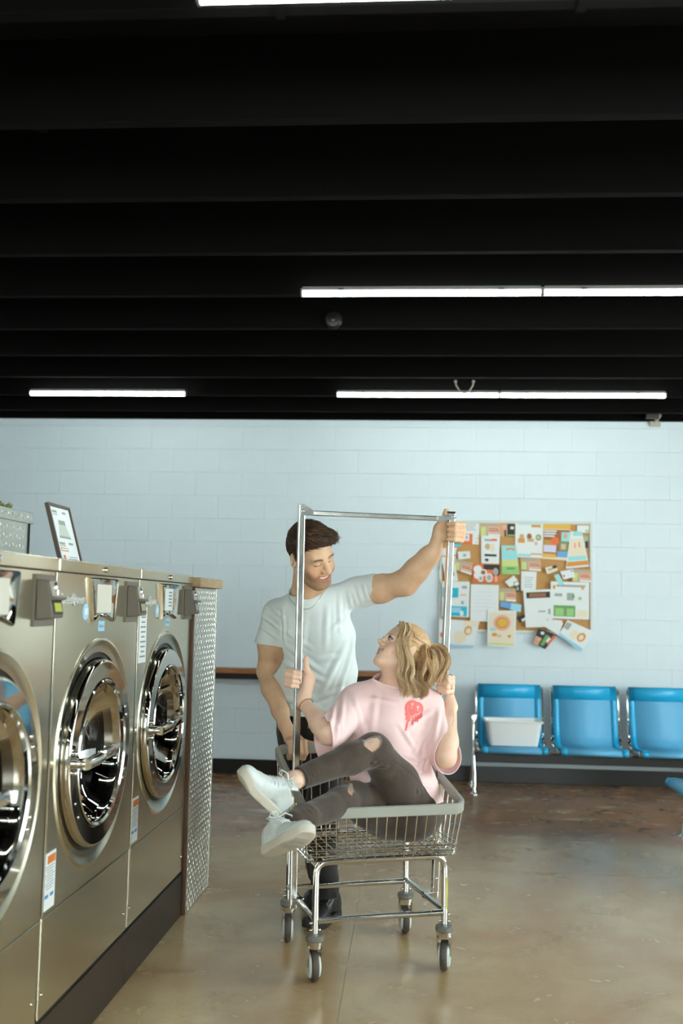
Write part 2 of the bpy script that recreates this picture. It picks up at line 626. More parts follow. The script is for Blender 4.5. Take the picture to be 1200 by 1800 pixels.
tag(ek, 'small pale wall bracket with a camera at the top of the block wall', 'camera')
GB = mat('pale_grey_plastic', (170, 165, 150), 0.45)
MB().box((0, 0.035, -0.03), (0.09, 0.02, 0.07), bevel=0.006).build('base_plate', GB, ek)
MB().tube([(0, 0.03, -0.02), (0.01, -0.02, 0.0), (0.02, -0.05, 0.02)], 0.016, n=10).build('arm', GB, ek, smooth=True)
MB().lathe([(-0.05, 0.0), (-0.05, 0.03), (0.05, 0.035), (0.055, 0.0)], 20, 'x', c=(-0.045, -0.06, 0.015)).build('barrel', mat('dark_bronze', (70, 60, 50), 0.4), ek, smooth=True)

# folding shelf on the back wall, wooden top on a black frame
sh = empty('wall_shelf', (-1.55, WY - 0.115, 0.842))
tag(sh, 'long wooden folding shelf with black frame on the block wall behind the man', 'shelf')
WOOD = mat('oiled_wood', (150, 96, 52), 0.45, noise=0.35, nscale=9, stretch=(0.6, 6, 6), bump=0.06, bscale=40)
MB().box((0, 0, 0.02), (3.3, 0.22, 0.036), bevel=0.004).build('shelf_top', WOOD, sh)
MB().box((0, -0.085, -0.022), (3.2, 0.03, 0.042), bevel=0.003).build('front_rail', DARK, sh)
for x in (-1.4, -0.5, 0.45, 1.35):
    b = MB().prism([(-0.07, -0.0), (0.105, -0.0), (0.105, -0.04), (0.09, -0.04)], (x - 0.012, x + 0.012), 'x').build('bracket', DARK, sh)
# ================================================================== WASHERS
ROW = empty('row_anchor')            # scratch frame, removed below
RD = Vector((0.0228, 0.99974, 0)).normalized()      # along the row, away from the camera
RN = Vector((RD.y, -RD.x, 0))                        # out of the fronts, towards the aisle
REND = Vector((-1.025, 4.618, 0))
RROT = math.atan2(RN.y, RN.x)
bpy.data.objects.remove(ROW)
def row_pt(u, off=0.0, z=0.0):
    p = REND - RD * u + RN * off
    return (p.x, p.y, z)

PLASTIC_DK = mat('taupe_plastic', (104, 97, 86), 0.42, bump=0.03, bscale=150)
PLASTIC_LT = mat('taupe_plastic_face', (150, 144, 130), 0.4)
BLACK_GLOSS = mat('black_gloss', (10, 9, 8), 0.12)
def thin_glass(name, tint):
    m = bpy.data.materials.new(name)
    m.use_nodes = True
    nt = m.node_tree
    nt.nodes.remove(nt.nodes['Principled BSDF'])
    tr = nt.nodes.new('ShaderNodeBsdfTransparent'); tr.inputs[0].default_value = (tint, tint, tint, 1)
    gl = nt.nodes.new('ShaderNodeBsdfGlossy'); gl.inputs['Roughness'].default_value = 0.02
    fr = nt.nodes.new('ShaderNodeFresnel'); fr.inputs['IOR'].default_value = 1.5
    mx = nt.nodes.new('ShaderNodeMixShader')
    nt.links.new(fr.outputs[0], mx.inputs[0]); nt.links.new(tr.outputs[0], mx.inputs[1]); nt.links.new(gl.outputs[0], mx.inputs[2])
    nt.links.new(mx.outputs[0], nt.nodes['Material Output'].inputs[0])
    return m
GLASS_DK = thin_glass('door_glass', 0.6)
GASKET = mat('door_gasket', (18, 17, 15), 0.35)
LCD = mat('lcd_screen', (150, 160, 40), 0.3, emit=lin((150, 158, 30))[:3], estr=0.25)
LCD_OFF = mat('lcd_screen_idle', (150, 148, 112), 0.3)
STICK_W = mat('white_sticker', (222, 228, 228), 0.45)
STICK_B = mat('pale_blue_sticker', (150, 196, 224), 0.45)
INK_BLUE = mat('blue_ink', (38, 128, 176), 0.5)
INK_GREY = mat('grey_ink', (120, 128, 132), 0.5)
INK_DARK = mat('dark_ink', (44, 46, 50), 0.5)
INK_ORANGE = mat('orange_ink', (206, 112, 44), 0.5)
BADGE = mat('badge_chrome_white', (232, 236, 236), 0.25, 0.4)
BASEP = mat('dark_plinth_steel', (44, 33, 24), 0.45, noise=0.1)
MIRROR = mat('polished_steel', (205, 200, 188), 0.06, 1.0)

def drum_mat():
    m = bpy.data.materials.new('perforated_drum')
    m.use_nodes = True
    nt = m.node_tree
    b = nt.nodes['Principled BSDF']
    b.inputs['Metallic'].default_value = 1.0
    b.inputs['Roughness'].default_value = 0.3
    tc = nt.nodes.new('ShaderNodeTexCoord')
    v = nt.nodes.new('ShaderNodeTexVoronoi')
    v.inputs['Scale'].default_value = 55
    v.inputs['Randomness'].default_value = 0.15
    nt.links.new(tc.outputs['Object'], v.inputs['Vector'])
    r = nt.nodes.new('ShaderNodeMapRange')
    r.inputs[1].default_value = 0.18
    r.inputs[2].default_value = 0.26
    nt.links.new(v.outputs['Distance'], r.inputs[0])
    mx = nt.nodes.new('ShaderNodeMix')
    mx.data_type = 'RGBA'
    mx.inputs[6].default_value = (0.004, 0.004, 0.004, 1)
    mx.inputs[7].default_value = lin((78, 74, 70))
    nt.links.new(r.outputs[0], mx.inputs[0])
    nt.links.new(mx.outputs[2], b.inputs['Base Color'])
    bp = nt.nodes.new('ShaderNodeBump')
    bp.inputs['Strength'].default_value = 0.6
    bp.inputs['Distance'].default_value = 0.004
    nt.links.new(r.outputs[0], bp.inputs['Height'])
    nt.links.new(bp.outputs[0], b.inputs['Normal'])
    return m
DRUM = drum_mat()

DZ, DR = 0.92, 0.372     # door centre height, pressed ring radius
WHF = 0.417              # half width of a washer

def front_panel_mesh():
    """upper front panel with a pressed circular well around the door"""
    mb = MB()
    n = 96
    z0, z1 = 0.495, 1.503
    hole = 0.326
    def rect(a):
        c, s = math.cos(a), math.sin(a)
        t = 1e9
        if abs(c) > 1e-6: t = min(t, WHF / abs(c))
        if s > 1e-6: t = min(t, (z1 - DZ) / s)
        if s < -1e-6: t = min(t, (z0 - DZ) / s)
        return (t * c, t * s)
    angs = [2 * math.pi * k / n for k in range(n)]
    for cy, cz in ((WHF, z1), (-WHF, z1), (-WHF, z0), (WHF, z0)):
        a = math.atan2(cz - DZ, cy) % (2 * math.pi)
        k = min(range(n), key=lambda i: abs(angs[i] - a))
        angs[k] = a
    prof = [(DR + 0.004, 0.0), (DR, 0.0035), (DR - 0.006, 0.005), (DR - 0.014, 0.002), (DR - 0.022, -0.001), (hole + 0.014, -0.004), (hole, -0.006)]
    rings = []
    for k, a in enumerate(angs):
        y, z = rect(a)
        ring = [mb.bm.verts.new((0, y, DZ + z))]
        for r, x in prof:
            ring.append(mb.bm.verts.new((x, r * math.cos(a), DZ + r * math.sin(a))))
        rings.append(ring)
    for k in range(n):
        A, B = rings[k], rings[(k + 1) % n]
        for j in range(len(A) - 1):
            mb.bm.faces.new([A[j], B[j], B[j + 1], A[j + 1]])
    # returned edges
    for (y0, zz0, y1, zz1) in ((-WHF, z0, WHF, z0), (WHF, z0, WHF, z1), (WHF, z1, -WHF, z1), (-WHF, z1, -WHF, z0)):
        mb.poly([(0, y0, zz0), (0, y1, zz1), (-0.02, y1, zz1), (-0.02, y0, zz0)])
    bmesh.ops.remove_doubles(mb.bm, verts=mb.bm.verts[:], dist=1e-5)
    me = mb.mesh('front_panel')
    for p in me.polygons: p.use_smooth = True
    me.set_sharp_from_angle(angle=math.radians(28))
    me.materials.append(STEEL)
    return me

def arc_pts(c, r, a0, a1, n):
    return [(c[0] + r * math.cos(a0 + (a1 - a0) * k / n), c[1] + r * math.sin(a0 + (a1 - a0) * k / n)) for k in range(n + 1)]

def make_washer(u, label, extras):
    t = empty('washing_machine', row_pt(u), RROT)
    # local axes: +x out of the front, +y away from the camera along the row, z up
    tag(t, label, 'washer', 'front loading washers in the row')
    cbm = MB()
    for sy in (-1, 1):
        cbm.box((-0.33, sy * (WHF - 0.004), 0.86), (0.60, 0.004, 1.27))
    cbm.box((-0.33, 0, 0.225), (0.60, 2 * WHF - 0.012, 0.004)); cbm.box((-0.33, 0, 1.493), (0.60, 2 * WHF - 0.012, 0.004)); cbm.box((-0.628, 0, 0.86), (0.004, 2 * WHF - 0.012, 1.266))
    cbm.build('cabinet', STEEL_PLAIN, t)
    me = FRONT
    o = link('front_panel', me, None, t)
    MB().prism([(-0.004, -WHF - 0.0005), (0.003, -WHF + 0.005), (0.0005, -WHF + 0.0065), (-0.006, -WHF)], (0.21, 1.503), 'z').build('edge_fold', MIRROR, t)
    MB().box((-0.009, 0, 0.3475), (0.018, 2 * WHF, 0.287), bevel=0.0025).build('lower_panel', STEEL, t)
    ld = MB().box((-0.32, 0, 1.5255), (0.66, 2 * WHF + 0.006, 0.039), bevel=0.003).build('lid', STEEL, t)
    MB().lathe([(0.0, 0.0), (0.0, 0.009), (0.006, 0.009), (0.008, 0.007), (0.008, 0.0)], 16, 'x', c=(0.010, -0.0, 1.525)).build('lock', CHROME, ld, smooth=True)
    MB().box((-0.015, 0, 0.0965), (0.03, 2 * WHF + 0.006, 0.189), bevel=0.002).build('plinth', BASEP, t)
    MB().box((-0.022, 0, 0.197), (0.03, 2 * WHF + 0.008, 0.018)).build('shadow_gap', DARK, t)
    for yy in (-WHF + 0.03, WHF - 0.03):
        MB().lathe([(0.0, 0.0), (0.0, 0.006), (0.003, 0.006), (0.004, 0.0)], 12, 'x', c=(0.0, yy, 0.27)).build('screw', CHROME, t, smooth=True)
    # drum behind the door
    dr = MB().lathe([(-0.06, 0.24), (-0.065, 0.3), (-0.44, 0.3), (-0.45, 0.285), (-0.455, 0.0)], 72, 'x', c=(0, 0, DZ)).build('drum', DRUM, t, smooth=True)
    for k in range(3):
        a = math.radians(90 + 120 * k)
        MB().box((-0.26, 0.275 * math.cos(a), DZ + 0.275 * math.sin(a)), (0.36, 0.05, 0.05), Matrix.Rotation(a, 3, 'X'), 0.015).build('lifter', DRUM, dr, smooth=True)
    MB().lathe([(-0.0058, 0.3275), (-0.010, 0.322), (-0.010, 0.309), (-0.034, 0.30), (-0.04, 0.285), (-0.04, 0.262), (-0.06, 0.245)], 72, 'x', c=(0, 0, DZ)).build('gasket', GASKET, t, smooth=True)
    # door: wide dished chrome ring around a recessed glass bowl
    dz = DZ - 0.005
    door = MB().lathe([(-0.03, 0.308), (0.010, 0.308), (0.018, 0.305), (0.0225, 0.3005), (0.024, 0.2975), (0.024, 0.2965), (0.024, 0.2455), (0.024, 0.2445), (0.021, 0.239), (0.016, 0.231), (0.004, 0.222), (-0.022, 0.212), (-0.04, 0.205)], 96, 'x', c=(0, 0, dz)).build('door', MIRROR, t, smooth=True)
    MB().lathe([(0.019, 0.2345), (0.0255, 0.240), (0.029, 0.236), (0.024, 0.228), (0.014, 0.227)], 96, 'x', c=(0, 0, dz), closed=True).build('door_bezel', CHROME, door, smooth=True)
    MB().lathe([(-0.012, 0.214), (-0.05, 0.19), (-0.09, 0.155), (-0.11, 0.1), (-0.118, 0.0)], 64, 'x', c=(0, 0, dz)).build('door_glass', GLASS_DK, door, smooth=True)
    for k, a in enumerate((-28, -21, 21, 28)):
        aa = math.radians(a)
        MB().sphere((0.024, 0.268 * math.cos(aa), dz + 0.268 * math.sin(aa)), 0.008, 10, (0.6, 1, 1)).build('bolt', CHROME, door, smooth=True)
    for a in (-140, -152):
        aa = math.radians(a)
        MB().sphere((0.024, 0.272 * math.cos(aa), dz + 0.272 * math.sin(aa)), 0.005, 10, (0.6, 1, 1)).build('rivet', CHROME, door, smooth=True)
    h = empty('door_handle'); h.parent = door
    MB().tube([(0.023, -0.262, dz), (0.063, -0.262, dz)], 0.017, n=16).build('handle_post', CHROME, h, smooth=True)
    hb = MB()
    hb.tube([(0.066, -0.277, dz), (0.068, -0.262, dz), (0.072, -0.175, dz + 0.004), (0.074, -0.158, dz + 0.006)], 0.018, n=16)
    hb.build('handle_grip', CHROME, h, smooth=True)
    MB().box((0.084, -0.118, dz + 0.018), (0.026, 0.10, 0.036), Matrix.Rotation(math.radians(8), 3, 'X') @ Matrix.Rotation(math.radians(-12), 3, 'Z'), 0.008).build('handle_tip', CHROME, h, smooth=True)
    for zz in (-0.03, 0.03):
        MB().sphere((0.028, -0.262, dz + zz), 0.008, 10).build('bolt', CHROME, h, smooth=True)
    # dispenser window: tapered dished mirror plate with an arched lower edge
    prof = [(-0.145, 1.497), (0.145, 1.497)]
    prof += [(0.122 - 0.0 + 0.0 * k, 1.352) for k in range(1)]
    arc = [(0.118 - 0.236 * k / 10, 1.347 + 0.018 * math.sin(math.pi * k / 10)) for k in range(11)]
    outl = [(-0.145, 1.496), (0.0, 1.497), (0.145, 1.496)] + arc
    dp = MB()
    dp.prism(outl, (0.0, 0.004), 'x')
    dp = dp.build('dispenser_frame', STEEL_PLAIN, t)
    cx, cz = 0.0, 1.43
    inl = [(cx + (a - cx) * 0.94, cz + (b - cz) * 0.93) for a, b in outl]
    mbp = MB()
    n = len(inl)
    ce_ = [(cx + 0.012 + (a - cx) * 0.66, cz - 0.004 + (b - cz) * 0.74) for a, b in outl]
    v0 = [mbp.bm.verts.new((0.0042, a, b)) for a, b in outl]
    v1 = [mbp.bm.verts.new((0.014, a, b)) for a, b in inl]
    v2 = [mbp.bm.verts.new((0.0046, a, b)) for a, b in ce_]
    for i in range(n):
        j = (i + 1) % n
        mbp.bm.faces.new([v0[i], v0[j], v1[j], v1[i]])
        mbp.bm.faces.new([v1[i], v1[j], v2[j], v2[i]])
    mbp.bm.faces.new(v2)
    mbp.build('dispenser_lid', MIRROR, dp, smooth=True, angle=60)
    # card reader: back plate and a wedge nose with hood, key lock and screen
    yc = 0.335
    MB().box((0.003, yc - 0.0, 1.418), (0.006, 0.152, 0.150)).build('reader_plate', PLASTIC_DK, t)
    K = 0.50
    ya, yb = yc - 0.070, yc + 0.014
    ym = (ya + yb) / 2
    def rp(pts): return [(0.006 + (x - 0.006) * K, z) for x, z in pts]
    rd = MB().prism(rp([(0.006, 1.478), (0.07, 1.474), (0.092, 1.428), (0.092, 1.420), (0.108, 1.376), (0.105, 1.368), (0.006, 1.362)]), (ya, yb), 'y').build('reader_body', PLASTIC_DK, t, bevel=0.003)
    MB().prism(rp([(0.0725, 1.4725), (0.0945, 1.427), (0.0975, 1.428), (0.0755, 1.4735)]), (ya + 0.006, yb - 0.006), 'y').build('reader_face', PLASTIC_LT, rd)
    MB().prism(rp([(0.088, 1.430), (0.122, 1.428), (0.122, 1.422), (0.092, 1.418)]), (ya, yb), 'y').build('reader_hood', PLASTIC_DK, rd)
    MB().prism(rp([(0.095, 1.418), (0.1095, 1.3775), (0.112, 1.378), (0.0975, 1.4185)]), (ya + 0.008, yb - 0.008), 'y').build('screen_bezel', BLACK_GLOSS, rd)
    MB().prism(rp([(0.0995, 1.4105), (0.1095, 1.386), (0.1115, 1.3865), (0.1015, 1.411)]), (ya + 0.018, yb - 0.016), 'y').build('screen', LCD if 'lit' in extras else LCD_OFF, rd)
    kl = MB().sphere((0.0455, ym, 1.455), 0.009, 12, (0.8, 1, 1.7)).build('key_lock', CHROME, rd, smooth=True)
    MB().box((0.051, ym, 1.441), (0.009, 0.006, 0.016), bevel=0.002).build('key', CHROME, kl)
    # stickers
    FX = frame((0, 1, 0), (0, 0, 1), (1, 0, 0))
    st = MB().lathe([(0.0008, 0.0), (0.0008, 0.026), (0.0, 0.027)], 32, 'x', c=(0.0004, -0.155, 1.382)).build('round_sticker', STICK_B, t)
    MB().box((0.0018, -0.155, 1.384), (0.0006, 0.022, 0.02)).build('print', STICK_W, st)
    st = MB().box((0.0007, 0.005, 1.334), (0.0012, 0.062, 0.034)).build('name_sticker', STICK_B, t)
    text_obj('print', 'Washer', 0.016, INK_GREY, st, (0.0015, 0.005, 1.334), FX, 0.0002)
    bd = text_obj('badge', 'SpeedQueen', 0.047, BADGE, t, (0.001, -0.282, 1.423), FX, 0.003, sx=0.86)
    # tall care sticker at the lower near corner
    st = MB().box((0.0007, -WHF + 0.047, 0.59), (0.0012, 0.088, 0.165)).build('care_sticker', STICK_W, t)
    MB().box((0.0016, -WHF + 0.056, 0.652), (0.0006, 0.062, 0.024)).build('orange_print', INK_ORANGE, st)
    for k in range(9):
        MB().box((0.0016, -WHF + 0.047, 0.632 - 0.008 * k), (0.0004, 0.068 - 0.01 * (k % 3), 0.0022)).build('print_line', INK_GREY, st)
    for dy in (-0.02, 0.02):
        MB().box((0.0016, -WHF + 0.047 + dy, 0.547), (0.0006, 0.026, 0.01)).build('blue_print', INK_BLUE, st)
    if 'rules' in extras:
        st = MB().box((0.0008, -WHF + 0.056 + 0.01, 1.29), (0.0014, 0.098, 0.215), bevel=0.0005).build('rules_sticker', STICK_W, t)
        for k in range(10):
            MB().box((0.0018, -WHF + 0.068, 1.378 - 0.019 * k), (0.0004, 0.07 - 0.012 * (k % 3), 0.006)).build('print_line', INK_GREY, st)
    if 'paper' in extras:
        st = MB().box((0.0054, 0.004, 1.430), (0.0008, 0.125, 0.092)).build('window_notice', STICK_W, t)
        for k in range(5):
            MB().box((0.006, 0.024, 1.460 - 0.014 * k), (0.0004, 0.05, 0.006)).build('print_line', INK_GREY, st)
    if 'bag' in extras:
        pl = MB().box((0.0054, 0.012, 1.427), (0.0008, 0.15, 0.096)).build('dispenser_label', mat('milky_label', (206, 204, 190), 0.4), t)
    return t

FRONT = front_panel_mesh()
w3 = make_washer(0.42, 'stainless steel front loading washer at the far end of the row', ('rules', 'paper'))
w2 = make_washer(1.267, 'stainless steel front loading washer in the middle, a framed sign standing on it', ('bag',))
w1 = make_washer(2.114, 'stainless steel front loading washer nearest the camera, cut off by the left edge', ('bag', 'lit'))

# pink laundry pressed behind the nearest door's ring is a reflection in the photo; the end panel closes the row
def diamond_plate(name, parent, w, h, m, pitch=0.026):
    """raised lozenges on a plate lying in the local yz plane, facing +x"""
    mb = MB()
    ny, nz = int(w / pitch), int(h / pitch)
    for i in range(ny):
        for j in range(nz):
            y = (i + 0.5) * w / ny - w / 2
            z = (j + 0.5) * h / nz
            a = math.radians(62 if (i + j) % 2 else 118)
            L_, B_ = 0.0125, 0.0036
            ca, sa = math.cos(a), math.sin(a)
            def P(l, b, x): return (x, y + l * ca - b * sa, z + l * sa + b * ca)
            base = [P(L_, 0, 0), P(0, B_, 0), P(-L_, 0, 0), P(0, -B_, 0)]
            top = [P(L_ * 0.6, 0, 0.0016), P(0, B_ * 0.45, 0.002), P(-L_ * 0.6, 0, 0.0016), P(0, -B_ * 0.45, 0.002)]
            vb = [mb.bm.verts.new(p) for p in base]
            vt = [mb.bm.verts.new(p) for p in top]
            for q in range(4):
                mb.bm.faces.new([vb[q], vb[(q + 1) % 4], vt[(q + 1) % 4], vt[q]])
            mb.bm.faces.new(vt)
    o = mb.build(name, m, parent)
    o['kind'] = 'stuff'
    return o
PLATE = mat('diamond_plate', (214, 214, 206), 0.34, 1.0)
WOODCAP = mat('pale_wood_cap', (176, 150, 112), 0.5, noise=0.15, nscale=14, stretch=(8, 1, 8))
ep = empty('row_end_panel', row_pt(-0.255), RROT)
tag(ep, 'diamond plate end panel with a wooden cap closing the washer row', 'panel')
MB().box((-0.44, 0, 0.745), (0.90, 0.47, 1.49)).build('panel_core', mat('end_panel_core', (92, 62, 38), 0.6), ep)
MB().box((0.0125, 0.0, 0.745), (0.003, 0.462, 1.485)).build('plate', PLATE, ep)
tp = diamond_plate('tread_pattern', ep, 0.45, 1.48, PLATE)
tp.location = (0.014, 0, 0.004)
MB().box((-0.43, 0.0, 1.515), (0.94, 0.49, 0.045), bevel=0.004).build('wood_cap', WOODCAP, ep)
MB().box((0.0145, 0.226, 0.745), (0.006, 0.018, 1.485)).build('corner_trim', PLATE, ep)
MB().box((0.006, -0.243, 0.745), (0.012, 0.014, 1.49)).build('edge_strip', mat('rusty_edge', (96, 62, 38), 0.5), ep)

# planter box of diamond plate with moss, on the bulkhead behind the washers
bh = MB().box((0, 0, 0.74), (0.44, 3.0, 1.48), bevel=0.004).build('bulkhead', mat('bulkhead_grey', (150, 148, 138), 0.5))
p = row_pt(1.52, -0.90)
bh.location = (p[0], p[1], 0); bh.rotation_euler = (0, 0, RROT)
tag(bh, 'grey service bulkhead behind the row of washers', 'bulkhead')
pb = empty('planter_box', (-1.75, 4.41 - 0.75, 1.481), RROT)
tag(pb, 'diamond plate planter box with moss on the bulkhead behind the washers', 'planter')
PLATE_B = mat('diamond_plate_bright', (214, 216, 208), 0.35, 1.0)
MB().box((-0.14, 0, 0.14), (0.28, 1.5, 0.28)).build('box_body', PLATE_B, pb)
tq = diamond_plate('tread_pattern', pb, 1.44, 0.27, PLATE_B, 0.034); tq.location = (0.0, -0.02, 0.0)
MB().box((-0.14, 0.0, 0.305), (0.30, 1.52, 0.05), bevel=0.002).build('box_rim', PLATE_B, pb)
tq = diamond_plate('rim_tread', pb, 1.5, 0.045, PLATE_B, 0.034); tq.location = (0.0105, 0.0, 0.283)
MB().box((0.003, 0.735, 0.14), (0.006, 0.006, 0.28)).build('corner_gap', DARK, pb)
ms = MB()
for k in range(2200):
    y, x = random.uniform(-0.72, 0.60), random.uniform(-0.26, -0.01)
    a, l = random.uniform(0, 6.28), random.uniform(0.014, 0.036)
    z = 0.326
    ms.poly([(x - 0.006, y - 0.006, z), (x + 0.006, y + 0.006, z), (x + l * math.cos(a) * 0.7, y + l * math.sin(a) * 0.7, z + l)])
mo = ms.build('moss', mat('dry_moss', (120, 122, 58), 0.9, noise=0.3, nscale=60), pb); mo['kind'] = 'stuff'

# framed price sign leaning back on the middle washer
fx = row_pt(1.305, -0.10, 1.5455)
sg = empty('framed_sign', fx, RROT)
tag(sg, 'dark framed sign with a washer drawing standing on the middle washer', 'sign')
lean = Matrix.Rotation(math.radians(-16), 4, 'Y')
sw, shh = 0.19, 0.205
FRAME = mat('dark_brown_frame', (66, 48, 34), 0.4)
def sgp(o):
    o.matrix_local = lean
    return o
for y in (-sw / 2, sw / 2):
    sgp(MB().box((0, y, shh / 2), (0.014, 0.011, shh), bevel=0.0015).build('frame_side', FRAME, sg))
for z in (0.0055, shh - 0.0055):
    sgp(MB().box((0, 0, z), (0.014, sw, 0.011), bevel=0.0015).build('frame_rail', FRAME, sg))
ins = sgp(MB().box((0.0, 0, shh / 2), (0.004, sw - 0.008, shh - 0.008)).build('sign_sheet', mat('sign_white', (228, 234, 236), 0.35), sg))
pr = MB()
GREY_P = mat('print_grey_green', (150, 158, 144), 0.5)
pr.prism([(-0.035, 0.150), (0.025, 0.150), (0.028, 0.128), (0.05, 0.085), (-0.055, 0.085), (-0.035, 0.128)], (0.0022, 0.0028), 'x')
pr.build('washer_drawing', mat('print_pale', (196, 204, 194), 0.5), ins)
MB().prism([(-0.032, 0.148), (0.022, 0.148), (0.024, 0.133), (-0.034, 0.133)], (0.0029, 0.0033), 'x').build('drawing_top', GREY_P, ins)
MB().prism([(-0.052, 0.093), (0.045, 0.093), (0.05, 0.085), (-0.055, 0.085)], (0.0029, 0.0033), 'x').build('drawing_base', GREY_P, ins)
for (y, z, w_, h_, mm) in ((-0.05, 0.178, 0.04, 0.008, GREY_P), (0.035, 0.178, 0.03, 0.008, GREY_P), (-0.05, 0.168, 0.04, 0.003, GREY_P),
                            (-0.045, 0.066, 0.05, 0.008, GREY_P), (0.035, 0.068, 0.04, 0.008, GREY_P), (-0.042, 0.058, 0.048, 0.003, GREY_P),
                            (-0.035, 0.045, 0.065, 0.012, INK_ORANGE), (0.03, 0.02, 0.07, 0.003, GREY_P), (0.03, 0.013, 0.07, 0.003, GREY_P), (-0.05, 0.017, 0.016, 0.016, INK_ORANGE)):
    MB().box((0.0026, y, z), (0.0006, w_, h_)).build('print', mm, ins)
MB().box((0.0032, -0.035, 0.045), (0.0004, 0.058, 0.006)).build('print', mat('sign_white', (0, 0, 0)), ins)
# ================================================================== LAUNDRY CART
CC = Vector((-0.178, 4.193, 0))
CTH = math.radians(19.7)
cart = empty('laundry_cart', CC, CTH)
tag(cart, 'chrome wire laundry cart with grey rim and tall hanging rack', 'cart')
CEX = Vector((math.cos(CTH), math.sin(CTH), 0)); CEY = Vector((-math.sin(CTH), math.cos(CTH), 0))
def cart_w(u, v, z): return CC + CEX * u + CEY * v + Vector((0, 0, z))
RA, RBF, RBB, ZF, ZB = 0.335, 0.308, 0.306, 0.652, 0.817    # rim half width, front, back, top heights
BA, BB_, BZ = 0.300, 0.262, 0.462                            # basket floor
def rrect(a, b0, b1, r, n=6):
    """rounded rectangle, counter-clockwise from the front edge"""
    pts = []
    for cx, cy, a0 in ((a - r, b0 + r, -90), (a - r, b1 - r, 0), (-a + r, b1 - r, 90), (-a + r, b0 + r, 180)):
        for k in range(n + 1):
            t = math.radians(a0 + 90 * k / n)
            pts.append((cx + r * math.cos(t), cy + r * math.sin(t)))
    out = []
    for i in range(len(pts)):
        p, q = pts[i], pts[(i + 1) % len(pts)]
        d = math.hypot(q[0] - p[0], q[1] - p[1])
        m = max(1, int(d / 0.05))
        for k in range(m):
            out.append((p[0] + (q[0] - p[0]) * k / m, p[1] + (q[1] - p[1]) * k / m))
    return out
def rim_z(v): return ZF + (ZB - ZF) * (v + RBF) / (RBF + RBB)
path = [(u, v, rim_z(v) - 0.022) for u, v in rrect(RA - 0.014, -RBF + 0.014, RBB - 0.014, 0.05)]
prof = [(-0.010, 0.018), (-0.005, 0.022), (0.005, 0.022), (0.011, 0.017), (0.012, 0.004), (0.0085, -0.001), (0.008, -0.016), (0.004, -0.019), (-0.006, -0.019), (-0.009, -0.015)]
MB().tube(path, 1, closed=True, prof=[(-a, b) for a, b in prof], up=(0, 0, 1)).build('rim', mat('grey_rim_rubber', (156, 158, 148), 0.5, bump=0.04, bscale=120), cart, smooth=True)
# wires
def wire(pts, r=0.0024, closed=False, nm='wire'):
    return MB().tube(pts, r, n=6, closed=closed).build(nm, CHROME_SOFT, cart, smooth=True)
def side_pt(u0, v0, t):
    """point on a wall wire from the basket floor (t=0) to the rim (t=1)"""
    u = u0 * (1 + (RA - 0.016) / BA * t - t) if abs(u0) > BA - 0.001 else u0 * (1 + t * 0.06)
    vt = (-RBF + 0.016 if v0 < 0 else RBB - 0.016)
    v = v0 + (vt - v0) * t if abs(v0) > BB_ - 0.001 else v0 * (1 + t * (0.15))
    zt = rim_z(v) - 0.03
    return (u, v, BZ + (zt - BZ) * t)
nf = 15
for k in range(nf):
    u = -BA + 0.03 + (2 * BA - 0.06) * k / (nf - 1)
    for v in (-BB_, BB_):
        wire([(u, v * 0.97, BZ - 0.012), (u, v, BZ - 0.006), side_pt(u, v, 0.06), side_pt(u, v, 1.0)])
nsd = 12
for k in range(nsd):
    v = -BB_ + 0.03 + (2 * BB_ - 0.06) * k / (nsd - 1)
    for u in (-BA, BA):
        wire([(u * 0.98, v, BZ - 0.012), (u, v, BZ - 0.004), side_pt(u, v, 0.06), side_pt(u, v, 1.0)])
for t, r in ((0.0, 0.0034), (0.07, 0.0034), (0.14, 0.0034)):
    e = 0.004
    a = BA * (1 - t) + (RA - 0.016) * t + e; b = BB_ * (1 - t) + (RBF - 0.016) * t + e
    wire([(u, v, BZ - 0.008 + t * 0.28) for u, v in rrect(a, -b, b, 0.045)], r, True, 'ring_wire')
for k in range(15):
    u = -BA + 0.03 + (2 * BA - 0.06) * k / 14
    wire([(u, -BB_, BZ - 0.012), (u, BB_, BZ - 0.012)])
for k in range(9):
    v = -BB_ + 0.03 + (2 * BB_ - 0.06) * k / 8
    wire([(-BA, v, BZ - 0.016), (BA, v, BZ - 0.016)], 0.0028)
# tubular frame: two inverted U frames, lower rails
LU, LV = 0.262, 0.2275
TR = 0.0125
def bend(p0, c, p1, r, n=6):
    """rounded corner at c"""
    p0, c, p1 = Vector(p0), Vector(c), Vector(p1)
    a = c + (p0 - c).normalized() * r
    b = c + (p1 - c).normalized() * r
    return [a * (1 - t) ** 2 + c * 2 * t * (1 - t) + b * t ** 2 for t in [k / n for k in range(n + 1)]]
for v, nm in ((-LV, 'front_frame'), (LV, 'rear_frame')):
    s = 1 if v < 0 else -1
    zt = BZ - 0.021
    zb = 0.17
    pts = [Vector((-LU, v, zb))] + bend((-LU, v, zb), (-LU, v, zt), (LU, v, zt), 0.05) + bend((-LU, v, zt), (LU, v, zt), (LU, v, zb), 0.05) + [Vector((LU, v, zb))]
    MB().tube(pts, TR, n=14).build(nm, CHROME, cart, smooth=True)
    MB().tube([(-LU, v, 0.225), (LU, v, 0.225)], 0.0115, n=14).build('lower_rail', CHROME, cart, smooth=True)
for u in (-LU, LU):
    MB().tube([(u, -LV, 0.232), (u, LV, 0.232)], 0.0115, n=14).build('side_rail', CHROME, cart, smooth=True)
    MB().tube([(u, -LV, BZ - 0.03), (u, LV, BZ - 0.03)], 0.010, n=12).build('top_rail', CHROME, cart, smooth=True)
